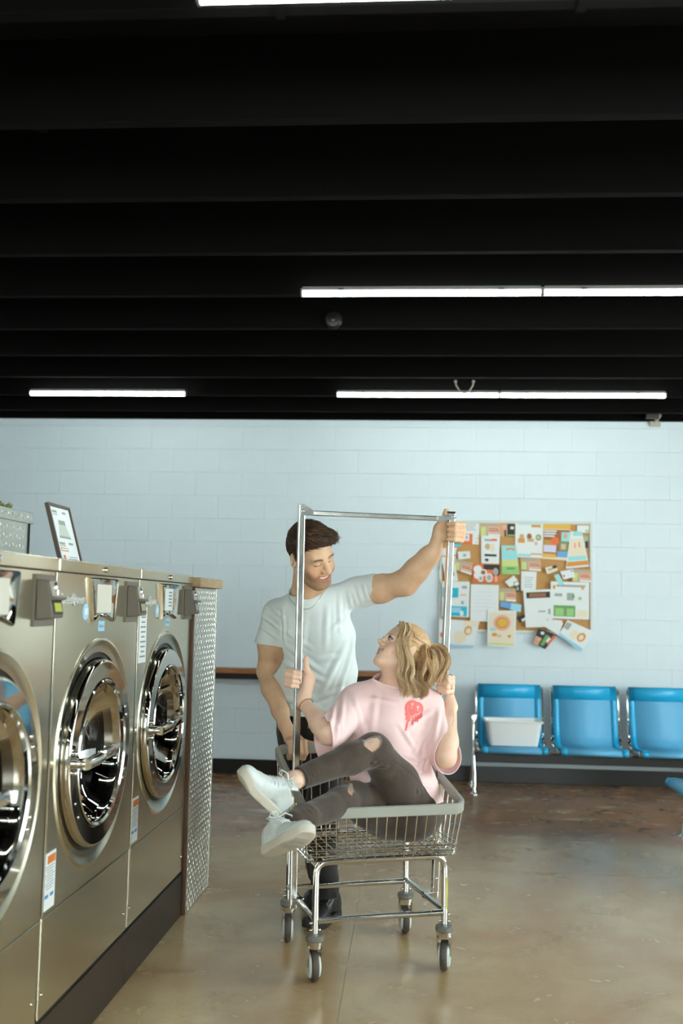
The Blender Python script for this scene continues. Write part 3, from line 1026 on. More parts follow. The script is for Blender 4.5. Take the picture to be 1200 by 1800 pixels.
# casters: stem cap, fork, wheel, guard
GUARD = mat('white_thread_guard', (196, 204, 200), 0.5)
WHEEL = mat('grey_rubber_tyre', (72, 64, 56), 0.55)
CAPG = mat('caster_cap_grey', (108, 106, 100), 0.5)
for u, v, yaw in ((-LU, -LV, 12), (LU, -LV, -12), (-LU, LV, 3), (LU, LV, 6)):
    ca = empty('caster'); ca.parent = cart; ca.location = (u, v, 0); ca.scale = (1.2, 1.2, 1.2); ca.rotation_euler = (0, 0, math.radians(yaw - 19.7 + 4))
    MB().lathe([(0.128, 0.0), (0.128, 0.026), (0.132, 0.029), (0.143, 0.029), (0.147, 0.025), (0.147, 0.0)], 24, 'z').build('stem_cap', CAPG, ca, smooth=True)
    MB().lathe([(0.108, 0.0), (0.108, 0.0245), (0.128, 0.0265), (0.128, 0.0)], 24, 'z').build('swivel_housing', CHROME_SOFT, ca, smooth=True)
    for s in (-1, 1):
        MB().prism([(-0.02, 0.115), (0.022, 0.115), (0.026, 0.09), (0.034, 0.046), (0.022, 0.040), (0.004, 0.046), (-0.014, 0.088)], (s * 0.0215 - 0.0015, s * 0.0215 + 0.0015), 'x').build('fork_cheek', CHROME_SOFT, ca)
        MB().lathe([(s * 0.0135, 0.0), (s * 0.0185, 0.012), (s * 0.0185, 0.034), (s * 0.012, 0.038)], 24, 'x', c=(0, 0.012, 0.05)).build('thread_guard', GUARD, ca, smooth=True)
    wh = MB().lathe([(-0.009, 0.030), (-0.0115, 0.041), (-0.010, 0.047), (-0.004, 0.0502), (0.004, 0.0502), (0.010, 0.047), (0.0115, 0.041), (0.009, 0.030)], 40, 'x', c=(0, 0.012, 0.0503), closed=True).build('wheel', WHEEL, ca, smooth=True)
    for s in (-1, 1):
        for z in (0.16, 0.182):
            MB().sphere((s * 0.0145, 0, z), 0.0048, 8).build('bolt', CHROME, ca, smooth=True)
tp_ = MB()
for k in range(6):
    a0, a1 = math.radians(-75 + 18 * k), math.radians(-75 + 18 * (k + 1))
    r_ = TR + 0.0008
    tp_.poly([(LU + r_ * math.cos(a0), -LV + r_ * math.sin(a0), 0.24), (LU + r_ * math.cos(a1), -LV + r_ * math.sin(a1), 0.24), (LU + r_ * math.cos(a1), -LV + r_ * math.sin(a1), 0.36), (LU + r_ * math.cos(a0), -LV + r_ * math.sin(a0), 0.36)])
tp_.build('yellow_tape', mat('yellow_tape', (190, 178, 62), 0.5), cart, smooth=True)
# hanging rack: two square posts and a cross bar
PW = 0.0265
PL0, PL1 = Vector((-0.294, 0.012, 0.205)), Vector((-0.294, 0.012, 1.836))
PR0, PR1 = Vector((0.303, -0.012, 0.222)), Vector((0.356, -0.034, 1.822))
def sq(pts, w, nm, m=CHROME_SOFT, up=(0, 1, 0), h=None):
    h = h or w
    pr_ = [(-w / 2, -h / 2), (w / 2, -h / 2), (w / 2, h / 2), (-w / 2, h / 2)]
    return MB().tube(pts, 1, prof=pr_, up=up).build(nm, m, cart, bevel=0.003)
sq([PL0, PL1], PW, 'rack_post'); sq([PR0, PR1], PW, 'rack_post')
def at_post(a, b, z): return a + (b - a) * ((z - a.z) / (b.z - a.z))
bl, br = at_post(PL0, PL1, 1.800), at_post(PR0, PR1, 1.796)
CB = [bl + (br - bl) * 0.025, bl + (br - bl) * 0.965]
sq(CB, 0.022, 'cross_bar', up=(0, 0, 1), h=0.02)
g0 = at_post(PL0, PL1, 1.825)
MB().prism([(-0.008, 1.836), (0.004, 1.836), (0.045, 1.812), (0.05, 1.79), (-0.008, 1.786)], (PL1.y - 0.0165, PL1.y - 0.014), 'y').build('gusset', CHROME_SOFT, cart).location = (PL1.x, 0, 0)
d = br - bl
ga = at_post(PR0, PR1, 1.806) + Vector((0.004, -0.018, 0))
gb = bl + d * 0.90 + Vector((0, -0.018, -0.004))
MB().tube([ga + Vector((0.006, 0, 0.006)), ga, ga + (gb - ga) * 0.75, gb], 1, prof=[(-0.0015, -0.012), (0.0015, -0.012), (0.0015, 0.012), (-0.0015, 0.012)], up=(0, 0, 1)).build('gusset', CHROME_SOFT, cart)
for p_ in (ga + Vector((0, -0.003, 0)), Vector((PL1.x + 0.002, PL1.y - 0.018, 1.806))):
    MB().sphere(p_, 0.006, 10).build('bolt', CHROME, cart, smooth=True)
MB().box(PR1 + Vector((-0.004, 0, 0.003)), (0.036, 0.03, 0.006), bevel=0.0015).build('post_cap', DARK, cart)
for p_ in (at_post(PR0, PR1, 0.62), at_post(PR0, PR1, 0.70), at_post(PL0, PL1, 0.62), at_post(PR0, PR1, 0.30), at_post(PL0, PL1, 0.26)):
    MB().sphere(p_ + Vector((0, -0.0145, 0)), 0.005, 8).build('bolt', CHROME, cart, smooth=True)
for a_, b_, s in ((PL0, PL1, -1), (PR0, PR1, 1)):
    q = at_post(a_, b_, 0.232)
    MB().box(((q.x + s * LU) / 2, q.y, 0.232), (abs(q.x - s * LU) + 0.02, 0.03, 0.026), bevel=0.003).build('post_bracket', CHROME_SOFT, cart)
# ================================================================== BENCH, TUB, CORK BOARD
BLUE = mat('blue_seat_mesh', (92, 172, 212), 0.32, bump=0.25, bscale=420)
BLUE_EDGE = mat('blue_seat_edge', (26, 164, 212), 0.35)
BLACKM = mat('black_beam', (12, 11, 10), 0.4)
def make_bench(loc, rotz, label, nseats, pitch=0.597):
    """row of sling seats on a black beam; local x along the row, +y to the back"""
    t = empty('waiting_bench', loc, rotz)
    tag(t, label, 'bench')
    for k in range(nseats):
        x0 = k * pitch
        w = 0.248
        # side profile (y, z) of the sheet: front roll, seat, curve, back, top roll
        prof = [(-0.075, 0.325), (-0.082, 0.345), (-0.07, 0.362), (-0.03, 0.368), (0.12, 0.352), (0.25, 0.35), (0.30, 0.375), (0.325, 0.43), (0.345, 0.53), (0.375, 0.70), (0.39, 0.79), (0.40, 0.805), (0.412, 0.795)]
        th = 0.006
        def sheet(x1, x2, off, nm, m, lo=0, hi=len(prof)):
            mb = MB()
            vs = []
            for (yy, zz) in prof[lo:hi]:
                vs.append([mb.bm.verts.new((xx, yy - off * 0.7, zz + off * 0.7)) for xx in (x1, x2)])
            for i in range(len(vs) - 1):
                mb.bm.faces.new([vs[i][0], vs[i][1], vs[i + 1][1], vs[i + 1][0]])
            o = mb.build(nm, m, seat, smooth=True, angle=80)
            md = o.modifiers.new('solid', 'SOLIDIFY'); md.thickness = th; md.offset = 0
            return o
        seat = empty('seat'); seat.parent = t; seat.location = (x0 + w + 0.012, 0, 0)
        sheet(-w, w, 0.0, 'seat_sheet', BLUE)
        sheet(-w - 0.001, -w + 0.045, 0.004, 'edge_band', BLUE_EDGE)
        sheet(w - 0.045, w + 0.001, 0.004, 'edge_band', BLUE_EDGE)
        sheet(-w, w, 0.004, 'top_band', BLUE_EDGE, 9, 13)
        for s in (-1, 1):
            xx = s * (w + 0.014)
            MB().tube([(xx, -0.07, 0.335), (xx, -0.03, 0.355), (xx, 0.12, 0.335), (xx, 0.25, 0.335), (xx, 0.31, 0.37), (xx, 0.335, 0.44), (xx, 0.36, 0.58), (xx, 0.40, 0.79)], 0.013, n=10).build('side_frame', CHROME, seat, smooth=True)
            for (yy, zz) in ((0.39, 0.765), (0.352, 0.535), (0.315, 0.40), (0.28, 0.365), (-0.055, 0.35)):
                MB().tube([(xx - 0.004, yy, zz), (xx + 0.004, yy, zz)], 0.023, n=10).build('clamp', CHROME, seat, smooth=True)
        for (yy, zz) in ((0.355, 0.53), (0.30, 0.345)):
            MB().tube([(-w, yy + 0.012, zz), (w, yy + 0.012, zz)], 0.009, n=8).build('cross_rod', CHROME, seat, smooth=True)
        MB().box((0, 0.13, 0.318), (0.30, 0.30, 0.022), bevel=0.004).build('seat_bracket', BLACKM, seat)
    Lb = nseats * pitch
    MB().box((Lb / 2, 0.12, 0.27), (Lb + 0.05, 0.055, 0.075), bevel=0.005).build('beam', BLACKM, t)
    for x in (0.0, Lb):
        lg = empty('leg_frame'); lg.parent = t; lg.location = (x - 0.035, 0.12, 0)
        MB().tube([(0, -0.085, 0.03), (0, -0.075, 0.09), (0, -0.05, 0.16), (-0.005, -0.03, 0.26), (-0.005, -0.02, 0.32)], 0.017, n=12).build('leg', CHROME, lg, smooth=True)
        MB().tube([(0, 0.30, 0.03), (0, 0.27, 0.08), (0, 0.10, 0.2), (-0.005, 0.0, 0.27)], 0.017, n=12).build('leg', CHROME, lg, smooth=True)
        MB().tube([(-0.005, -0.02, 0.28), (-0.006, -0.02, 0.50), (-0.004, 0.0, 0.57)], 0.016, n=12).build('arm_post', CHROME, lg, smooth=True)
        MB().tube([(-0.004, -0.06, 0.575), (-0.004, 0.24, 0.575)], 0.019, n=12).build('arm_rest', CHROME, lg, smooth=True)
        for yy in (-0.087, 0.302):
            MB().lathe([(0.0, 0.0), (0.0, 0.034), (0.008, 0.034), (0.016, 0.018), (0.034, 0.012), (0.036, 0.0)], 20, 'z', c=(0, yy, 0)).build('foot_glide', CHROME, lg, smooth=True)
    return t
make_bench((0.535, 7.80, 0), 0.0, 'blue sling seat bench with chrome frame standing against the back wall', 4)
make_bench((1.70, 6.56, 0), math.radians(-90), 'blue sling seat bench cut off by the right edge of the photo', 2)
# white tub on the left seat
tb = MB()
W1, D1, W0, D0, TH = 0.216, 0.13, 0.185, 0.105, 0.195
def ringpts(a, b, z, r=0.03): return [(u, v, z) for u, v in rrect(a, -b, b, r, 4)]
lv = [(W0 - 0.01, D0 - 0.01, 0.0), (W0, D0, 0.006), (W1 - 0.006, D1 - 0.006, TH - 0.02), (W1 + 0.006, D1 + 0.006, TH - 0.018), (W1 + 0.009, D1 + 0.009, TH - 0.004), (W1 + 0.004, D1 + 0.004, TH), (W1 - 0.008, D1 - 0.008, TH - 0.004), (W0 - 0.006, D0 - 0.006, 0.008)]
def rr2(a, b, n=6, r=0.035):
    pts = []
    for cx, cy, a0 in ((a - r, -b + r, -90), (a - r, b - r, 0), (-a + r, b - r, 90), (-a + r, -b + r, 180)):
        for k in range(n + 1):
            t = math.radians(a0 + 90 * k / n)
            pts.append((cx + r * math.cos(t), cy + r * math.sin(t)))
    return pts
vr = []
for a, b, z in lv:
    vr.append([tb.bm.verts.new((x, y, z)) for x, y in rr2(a, b)])
for i in range(len(vr) - 1):
    for k in range(len(vr[0])):
        j = (k + 1) % len(vr[0])
        tb.bm.faces.new([vr[i][k], vr[i][j], vr[i + 1][j], vr[i + 1][k]])
tb.bm.faces.new(vr[0][::-1]); tb.bm.faces.new(vr[-1])
tub = tb.build('wash_tub', mat('white_tub_plastic', (240, 242, 240), 0.35), None, smooth=True, angle=50)
tub.location = (0.797, 7.905, 0.369)
tag(tub, 'white plastic tub sitting on the left seat of the blue bench', 'tub')

# cork board
CORK = mat('cork', (190, 142, 86), 0.8, noise=0.12, nscale=120, bump=0.2, bscale=200)
BX0, BX1, BZ0, BZ1 = 0.244, 1.487, 1.228, 2.138
cb = empty('cork_board', ((BX0 + BX1) / 2, WY - 0.012, BZ0))
tag(cb, 'cork notice board in a pale frame crowded with flyers', 'notice board')
bw, bh_ = BX1 - BX0, BZ1 - BZ0
MB().box((0, 0, bh_ / 2), (bw, 0.012, bh_)).build('cork_sheet', CORK, cb)
PALEF = mat('pale_frame', (206, 208, 200), 0.4)
for x in (-bw / 2, bw / 2):
    MB().box((x, -0.004, bh_ / 2), (0.022, 0.026, bh_ + 0.022), bevel=0.003).build('frame_side', PALEF, cb)
for z in (0, bh_):
    MB().box((0, -0.004, z), (bw, 0.026, 0.022), bevel=0.003).build('frame_rail', PALEF, cb)

PAPER = mat('paper_white', (222, 226, 224), 0.6)
PCOL = dict(white=PAPER, cream=mat('paper_cream', (226, 214, 188), 0.6), tan=mat('paper_tan', (196, 164, 120), 0.6), brown=mat('paper_brown', (150, 96, 60), 0.6),
            orange=mat('paper_orange', (226, 108, 52), 0.6), teal=mat('paper_teal', (20, 178, 200), 0.6), ltblue=mat('paper_light_blue', (150, 204, 226), 0.6),
            blue=mat('paper_blue', (104, 160, 214), 0.6), green=mat('paper_green', (150, 196, 120), 0.6), dkgreen=mat('paper_dark_green', (104, 156, 92), 0.6), yellow=mat('paper_yellow', (222, 174, 70), 0.6),
            aqua=mat('paper_aqua', (150, 212, 214), 0.6), lime=mat('paper_lime', (200, 210, 130), 0.6), black=mat('paper_black', (40, 36, 34), 0.6), grey=mat('paper_grey', (160, 164, 160), 0.6),
            pink=mat('paper_pink', (226, 170, 150), 0.6), lav=mat('paper_lavender', (206, 204, 224), 0.6), skin=mat('paper_skin', (206, 158, 122), 0.6), gold=mat('paper_gold', (196, 140, 60), 0.6), dkorange=mat('paper_dark_orange', (214, 144, 62), 0.6))
# the board in the photo spans 1.243 m; positions below are fractions of it measured from its upper left corner
def bpx(x, y):
    """photo-measured board millimetres -> wall metres"""
    fx = (x - 62) / (1108 - 62); fz = (y - 82) / (834 - 82)
    return BX0 + fx * bw, BZ1 - fz * bh_
npap = [0]
def paper(nm, label, quad, base, prints, cat='flyer', group='papers on the cork board'):
    pts = [bpx(*q) for q in quad]
    cx = sum(p[0] for p in pts) / 4; cz = sum(p[1] for p in pts) / 4
    lay = 0.0205 + 0.0012 * npap[0]
    npap[0] += 1
    y0 = -0.0
    mb = MB()
    q3 = [(p[0] - cx, p[1] - cz) for p in pts]
    mb.prism(q3, (0.0, -0.0006), 'y')
    o = mb.build(nm, PCOL[base], None)
    o.location = (cx, WY - lay, cz)
    tag(o, label, cat, group)
    A, B, C, D = [Vector((q[0], q[1])) for q in q3]   # tl, tr, br, bl
    def uv(u, v):
        p = A * (1 - u) * (1 - v) + B * u * (1 - v) + C * u * v + D * (1 - u) * v
        return (p.x, p.y)
    for k, pr_ in enumerate(prints):
        c, u0, v0, u1, v1 = pr_[:5]
        shape = pr_[5] if len(pr_) > 5 else 'r'
        m2 = MB()
        if shape == 'r':
            pl = [uv(u0, v0), uv(u1, v0), uv(u1, v1), uv(u0, v1)]
        else:
            pl = []
            for i in range(18):
                a = 2 * math.pi * i / 18
                pl.append(uv((u0 + u1) / 2 + (u1 - u0) / 2 * math.cos(a), (v0 + v1) / 2 + (v1 - v0) / 2 * math.sin(a)))
        yy = -0.0008 - 0.0001 * k
        m2.prism(pl, (yy, yy - 0.00008), 'y')
        m2.build('print', PCOL[c], o)
    return o
def lines(c, u0, v0, u1, n, dv, h=0.012):
    return [(c, u0, v0 + dv * k, u1 - 0.06 * (k % 3), v0 + dv * k + h) for k in range(n)]
P = paper
offer = lambda: [('lime', 0.05, 0.3, 0.3, 0.95), ('grey', 0.3, 0.28, 0.36, 0.9), ('pink', 0.38, 0.3, 0.97, 0.8), ('brown', 0.42, 0.4, 0.9, 0.46), ('brown', 0.42, 0.55, 0.95, 0.62), ('white', 0.42, 0.84, 1.0, 1.0), ('grey', 0.05, 0.04, 0.8, 0.16)]
P('flyer', 'white notice in the top left of the cork board above an orange card', [(216, 84), (334, 84), (332, 165), (216, 165)], 'white', lines('grey', 0.1, 0.2, 0.8, 4, 0.15, 0.05))
P('card', 'orange card with a pale square under the top left notice', [(215, 165), (285, 165), (285, 240), (216, 240)], 'orange', [('white', 0.12, 0.05, 0.68, 0.68), ('grey', 0.3, 0.2, 0.5, 0.5)], 'card')
P('card', 'narrow white card right of the orange card', [(285, 165), (330, 160), (328, 240), (284, 238)], 'white', [('pink', 0.6, 0.4, 0.95, 0.5), ('pink', 0.5, 0.75, 0.8, 0.85)], 'card')
P('leaflet', 'blue leaflet partly behind the man\'s raised hand', [(150, 105), (205, 115), (205, 255), (150, 250)], 'ltblue', [('teal', 0.1, 0.75, 0.95, 0.95)], 'leaflet')
P('coupon', 'tan printed coupon on the top edge between notice and gym photo', [(336, 90), (480, 90), (478, 180), (336, 178)], 'tan', offer(), 'coupon')
P('photo_card', 'dark gym photo card at the top edge of the cork board', [(476, 94), (578, 94), (578, 182), (478, 182)], 'black', [('skin', 0.0, 0.0, 0.5, 1.0), ('pink', 0.18, 0.1, 0.42, 0.4), ('black', 0.3, 0.5, 0.42, 1.0), ('white', 0.72, 0.2, 0.95, 0.42), ('green', 0.55, 0.85, 1.0, 0.95)], 'photo card')
P('poster', 'white poster with small round portraits at the top middle of the board', [(584, 84), (776, 88), (770, 328), (582, 322)], 'white', [('aqua', 0.1, 0.0, 0.95, 0.05), ('dkorange', 0.58, 0.05, 0.92, 0.12), ('tan', 0.15, 0.32, 0.33, 0.48, 'c'), ('dkorange', 0.1, 0.45, 0.35, 0.58), ('brown', 0.42, 0.3, 0.6, 0.48, 'c'), ('tan', 0.44, 0.45, 0.68, 0.54), ('dkgreen', 0.74, 0.32, 0.95, 0.5, 'c'), ('pink', 0.78, 0.36, 0.9, 0.46, 'c'), ('pink', 0.7, 0.53, 0.82, 0.64, 'c'), ('aqua', 0.1, 0.9, 0.6, 0.97), ('dkorange', 0.58, 0.87, 0.98, 0.91)], 'poster')
P('poster', 'mustard yellow poster with a colourful collage and lavender block', [(778, 92), (966, 92), (958, 342), (770, 332)], 'cream', [('yellow', 0.0, 0.0, 1, 0.14), ('brown', 0.02, 0.16, 0.98, 0.92), ('gold', 0.05, 0.45, 0.5, 0.6), ('orange', 0.3, 0.35, 0.6, 0.6, 'c'), ('white', 0.04, 0.18, 0.5, 0.22), ('white', 0.04, 0.25, 0.48, 0.29), ('white', 0.04, 0.32, 0.42, 0.36), ('aqua', 0.68, 0.22, 0.98, 0.48), ('skin', 0.75, 0.25, 0.9, 0.4, 'c'), ('dkgreen', 0.62, 0.5, 0.92, 0.75), ('pink', 0.68, 0.55, 0.85, 0.7), ('lav', 0.04, 0.6, 0.5, 0.8), ('blue', 0.55, 0.76, 0.98, 0.92), ('yellow', 0.0, 0.84, 0.5, 0.95)], 'poster')
P('card', 'white card in the top right corner of the cork board', [(1012, 98), (1095, 98), (1094, 148), (1010, 150)], 'white', [('green', 0.7, 0.6, 0.95, 0.9)], 'card')
P('photo_card', 'small dark photo card at the right edge below the corner card', [(1060, 170), (1092, 172), (1090, 262), (1062, 258)], 'grey', [('green', 0.1, 0.1, 0.6, 0.35), ('black', 0.2, 0.4, 0.9, 0.95)], 'photo card')
P('leaflet', 'tilted leaflet with aqua bands and an orange foot strip', [(968, 140), (1046, 142), (1094, 380), (932, 398)], 'white', [('aqua', 0.2, 0.0, 1, 0.12), ('cream', 0.05, 0.2, 0.95, 0.7), ('orange', 0.35, 0.32, 0.42, 0.45), ('orange', 0.62, 0.3, 0.7, 0.44), ('aqua', 0.05, 0.68, 0.95, 0.8), ('dkorange', 0.03, 0.82, 0.98, 0.95)], 'leaflet')
P('flyer', 'white flyer with a brown picture and black caption bar', [(344, 176), (476, 182), (470, 372), (346, 370)], 'white', [('grey', 0.18, 0.12, 0.55, 0.2), ('orange', 0.55, 0.1, 0.85, 0.18), ('tan', 0.2, 0.28, 0.5, 0.5, 'c'), ('cream', 0.45, 0.28, 0.75, 0.56, 'c'), ('black', 0.18, 0.66, 0.85, 0.74), ('black', 0.2, 0.82, 0.42, 0.92, 'c')])
P('flyer', 'aqua and green flyer with a rainbow drawing', [(486, 244), (588, 244), (614, 442), (488, 442)], 'aqua', [('dkorange', 0.3, 0.08, 0.9, 0.2, 'c'), ('aqua', 0.4, 0.14, 0.8, 0.26, 'c'), ('lime', 0.0, 0.5, 1, 0.72), ('green', 0.0, 0.72, 1, 1.0), ('dkgreen', 0.3, 0.76, 0.75, 0.84)])
P('coupon', 'tan printed coupon under the round portrait poster', [(620, 330), (762, 334), (760, 418), (620, 410)], 'tan', offer(), 'coupon')
P('card', 'plain white card on bare cork left of the caption bar flyer', [(182, 292), (266, 286), (272, 336), (186, 346)], 'white', [('grey', 0.4, 0.35, 0.65, 0.7)], 'card')
P('flyer', 'white sheet with an orange line behind the right rack post', [(70, 270), (175, 262), (160, 372), (70, 380)], 'white', [('orange', 0.0, 0.48, 1, 0.54)])
P('coupon', 'tilted tan coupon beside the orange flyer', [(166, 340), (290, 368), (278, 452), (150, 414)], 'tan', offer(), 'coupon')
P('flyer', 'white torn sheet low on the left behind the rack post', [(74, 370), (160, 372), (186, 494), (100, 500)], 'white', [('grey', 0.3, 0.5, 0.8, 0.7)])
P('flyer', 'orange flyer with a cluster of round white pictures', [(288, 374), (472, 376), (474, 502), (286, 500)], 'orange', [('black', 0.4, 0.02, 1.0, 0.6), ('orange', 0.38, 0.3, 0.75, 0.6), ('white', 0.02, 0.08, 0.34, 0.5, 'c'), ('white', 0.04, 0.42, 0.3, 0.82, 'c'), ('white', 0.26, 0.28, 0.54, 0.66, 'c'), ('brown', 0.3, 0.34, 0.48, 0.58, 'c'), ('white', 0.2, 0.62, 0.4, 0.98, 'c'), ('grey', 0.24, 0.68, 0.36, 0.9, 'c'), ('white', 0.48, 0.5, 0.74, 0.98, 'c'), ('grey', 0.52, 0.58, 0.7, 0.9, 'c'), ('grey', 0.75, 0.2, 0.96, 0.6, 'c'), ('pink', 0.82, 0.65, 0.92, 0.95)])
P('card', 'tilted white card below the rainbow flyer', [(510, 495), (572, 450), (612, 500), (546, 532)], 'white', [('lime', 0.0, 0.9, 1, 1)], 'card')
P('photo_card', 'small dark photo card overlapping the tilted white card', [(570, 496), (606, 486), (622, 552), (586, 566)], 'black', [('white', 0.1, 0.05, 0.9, 0.4), ('grey', 0.3, 0.5, 0.7, 0.9)], 'photo card')
P('flyer', 'plain white sheet below the tan coupon in the middle', [(624, 420), (730, 422), (724, 556), (622, 552)], 'white', lines('grey', 0.2, 0.3, 0.8, 5, 0.12, 0.03))
P('photo_card', 'small dark photo card alone on bare cork', [(788, 392), (866, 374), (876, 412), (802, 438)], 'cream', [('black', 0.62, 0.0, 1, 0.5), ('grey', 0.2, 0.3, 0.6, 0.6)], 'photo card')
P('coupon', 'tan printed coupon at the right edge of the board', [(980, 400), (1104, 404), (1102, 488), (972, 484)], 'tan', offer(), 'coupon')
P('card', 'white card with a small logo overlapping the right coupon', [(892, 418), (978, 400), (996, 454), (914, 472)], 'white', [('brown', 0.08, 0.45, 0.22, 0.75, 'c'), ('blue', 0.8, 0.1, 0.95, 0.3)], 'card')
P('flyer', 'white sheet with two turquoise blocks at the left edge', [(72, 498), (266, 498), (262, 742), (74, 738)], 'white', [('teal', 0.03, 0.18, 0.6, 0.46), ('ltblue', 0.08, 0.24, 0.4, 0.4), ('teal', 0.06, 0.7, 0.92, 0.98), ('ltblue', 0.3, 0.74, 0.7, 0.88), ('white', 0.66, 0.82, 0.8, 0.97, 'c'), ('grey', 0.7, 0.55, 0.8, 0.64), ('pink', 0.65, 0.36, 0.88, 0.4), ('grey', 0.72, 0.12, 0.9, 0.2)])
P('flyer', 'large plain white sheet below the orange flyer', [(272, 516), (468, 518), (466, 770), (270, 768)], 'white', lines('lav', 0.15, 0.2, 0.85, 6, 0.1, 0.012))
P('coupon', 'tan printed coupon above the blue slip', [(470, 540), (588, 540), (586, 630), (470, 624)], 'tan', offer(), 'coupon')
P('slip', 'pale blue slip of paper lying at a slant', [(482, 628), (626, 650), (620, 702), (478, 664)], 'blue', [('ltblue', 0.5, 0.0, 1, 1)], 'paper slip')
P('photo_card', 'small dark photo card beside the large white flyers', [(596, 736), (654, 710), (672, 740), (612, 774)], 'black', [('white', 0.3, 0.6, 0.9, 1.0)], 'photo card')
P('flyer', 'white flyer with a dark photo strip across its top', [(636, 552), (830, 540), (838, 796), (654, 804)], 'white', [('black', 0.1, 0.06, 0.95, 0.22), ('brown', 0.2, 0.09, 0.8, 0.19), ('grey', 0.5, 0.56, 0.76, 0.6), ('grey', 0.86, 0.52, 0.98, 0.66)])
P('poster', 'white poster with a green panel at the lower right of the board', [(826, 486), (1090, 490), (1088, 742), (824, 738)], 'white', [('grey', 0.15, 0.08, 0.9, 0.14), ('dkorange', 0.06, 0.1, 0.12, 0.2), ('dkorange', 0.8, 0.1, 0.86, 0.2), ('grey', 0.1, 0.32, 0.3, 0.4), ('grey', 0.42, 0.3, 0.6, 0.5), ('dkgreen', 0.56, 0.34, 0.62, 0.44), ('green', 0.72, 0.4, 0.8, 0.48), ('dkgreen', 0.08, 0.64, 0.64, 0.94), ('green', 0.12, 0.72, 0.34, 0.92), ('green', 0.42, 0.72, 0.6, 0.92), ('cream', 0.68, 0.76, 0.96, 0.94)], 'poster')
P('card', 'slanted white and green card on top of the green panel poster', [(846, 446), (880, 434), (918, 502), (886, 516)], 'aqua', [('lime', 0.0, 0.0, 0.12, 1)], 'card')
P('flyer', 'crumpled white flyer with a golden drawing at the lower left', [(52, 756), (336, 768), (292, 948), (52, 936)], 'white', [('cream', 0.62, 0.0, 1.0, 0.2), ('dkorange', 0.66, 0.2, 0.86, 0.55, 'c'), ('cream', 0.7, 0.28, 0.84, 0.5, 'c'), ('cream', 0.4, 0.4, 0.74, 0.9, 'c'), ('ltblue', 0.0, 0.92, 1, 1.0), ('orange', 0.04, 0.5, 0.12, 0.7, 'c')])
P('poster', 'white edged poster with a yellow flower hanging below the board', [(392, 694), (590, 690), (580, 942), (388, 936)], 'white', [('cream', 0.06, 0.06, 0.95, 0.95), ('pink', 0.2, 0.12, 0.82, 0.56, 'c'), ('dkorange', 0.28, 0.18, 0.74, 0.5, 'c'), ('yellow', 0.36, 0.22, 0.7, 0.44, 'c'), ('aqua', 0.08, 0.48, 0.3, 0.56), ('dkorange', 0.15, 0.62, 0.35, 0.72, 'c'), ('pink', 0.35, 0.66, 0.5, 0.74, 'c'), ('dkorange', 0.72, 0.66, 0.84, 0.74, 'c'), ('lime', 0.06, 0.9, 0.95, 0.95)], 'poster')
P('photo_card', 'dark gym leaflet with an orange edge hanging off the bottom frame', [(740, 806), (868, 852), (786, 948), (704, 908)], 'black', [('skin', 0.0, 0.5, 0.4, 1.0), ('pink', 0.2, 0.55, 0.4, 0.7), ('dkgreen', 0.5, 0.2, 0.75, 0.9), ('white', 0.2, 0.1, 0.4, 0.3, 'c'), ('orange', 0.85, 0.05, 1.0, 0.7), ('white', 0.7, 0.3, 0.85, 0.6)], 'leaflet')
P('card', 'white folded card between the gym leaflet and the slanted flyer', [(800, 744), (918, 752), (876, 852), (776, 792)], 'white', [('orange', 0.9, 0.0, 1.0, 0.15), ('gold', 0.0, 0.0, 0.08, 0.15)], 'card')
P('flyer', 'slanted white flyer with a golden drawing hanging off the lower right corner', [(940, 748), (1126, 826), (1030, 958), (878, 848)], 'white', [('ltblue', 0.0, 0.86, 1.0, 1.0), ('grey', 0.02, 0.1, 0.2, 0.5), ('cream', 0.3, 0.3, 0.62, 0.8, 'c'), ('dkorange', 0.58, 0.25, 0.86, 0.7, 'c'), ('cream', 0.64, 0.35, 0.8, 0.62, 'c')])
# ================================================================== PEOPLE: implicit-surface toolkit
F32 = np.float32
def V(*a): return np.array(a, dtype=np.float64)
def unit(v):
    v = np.asarray(v, float)
    return v / np.linalg.norm(v)
def smin(a, b, k):
    if k <= 0: return np.minimum(a, b)
    h = np.clip(0.5 + 0.5 * (b - a) / k, 0, 1)
    return b * (1 - h) + a * h - k * h * (1 - h)
def smax(a, b, k): return -smin(-a, -b, k)

def d_cone(P, a, b, r1, r2):
    a = np.asarray(a, F32); b = np.asarray(b, F32)
    ab = b - a
    L2 = float(ab @ ab) + 1e-12
    px, py, pz = P[0] - a[0], P[1] - a[1], P[2] - a[2]
    t = np.clip((px * ab[0] + py * ab[1] + pz * ab[2]) / L2, 0, 1)
    return np.sqrt((px - t * ab[0]) ** 2 + (py - t * ab[1]) ** 2 + (pz - t * ab[2]) ** 2) - (r1 + (r2 - r1) * t)
def d_ell(P, c, r, R=None):
    x, y, z = P[0] - c[0], P[1] - c[1], P[2] - c[2]
    if R is not None:
        R = np.asarray(R, F32)
        x, y, z = (x * R[0, 0] + y * R[0, 1] + z * R[0, 2], x * R[1, 0] + y * R[1, 1] + z * R[1, 2], x * R[2, 0] + y * R[2, 1] + z * R[2, 2])
    k0 = np.sqrt((x / r[0]) ** 2 + (y / r[1]) ** 2 + (z / r[2]) ** 2)
    k1 = np.sqrt((x / r[0] ** 2) ** 2 + (y / r[1] ** 2) ** 2 + (z / r[2] ** 2) ** 2) + 1e-6
    return k0 * (k0 - 1.0) / k1
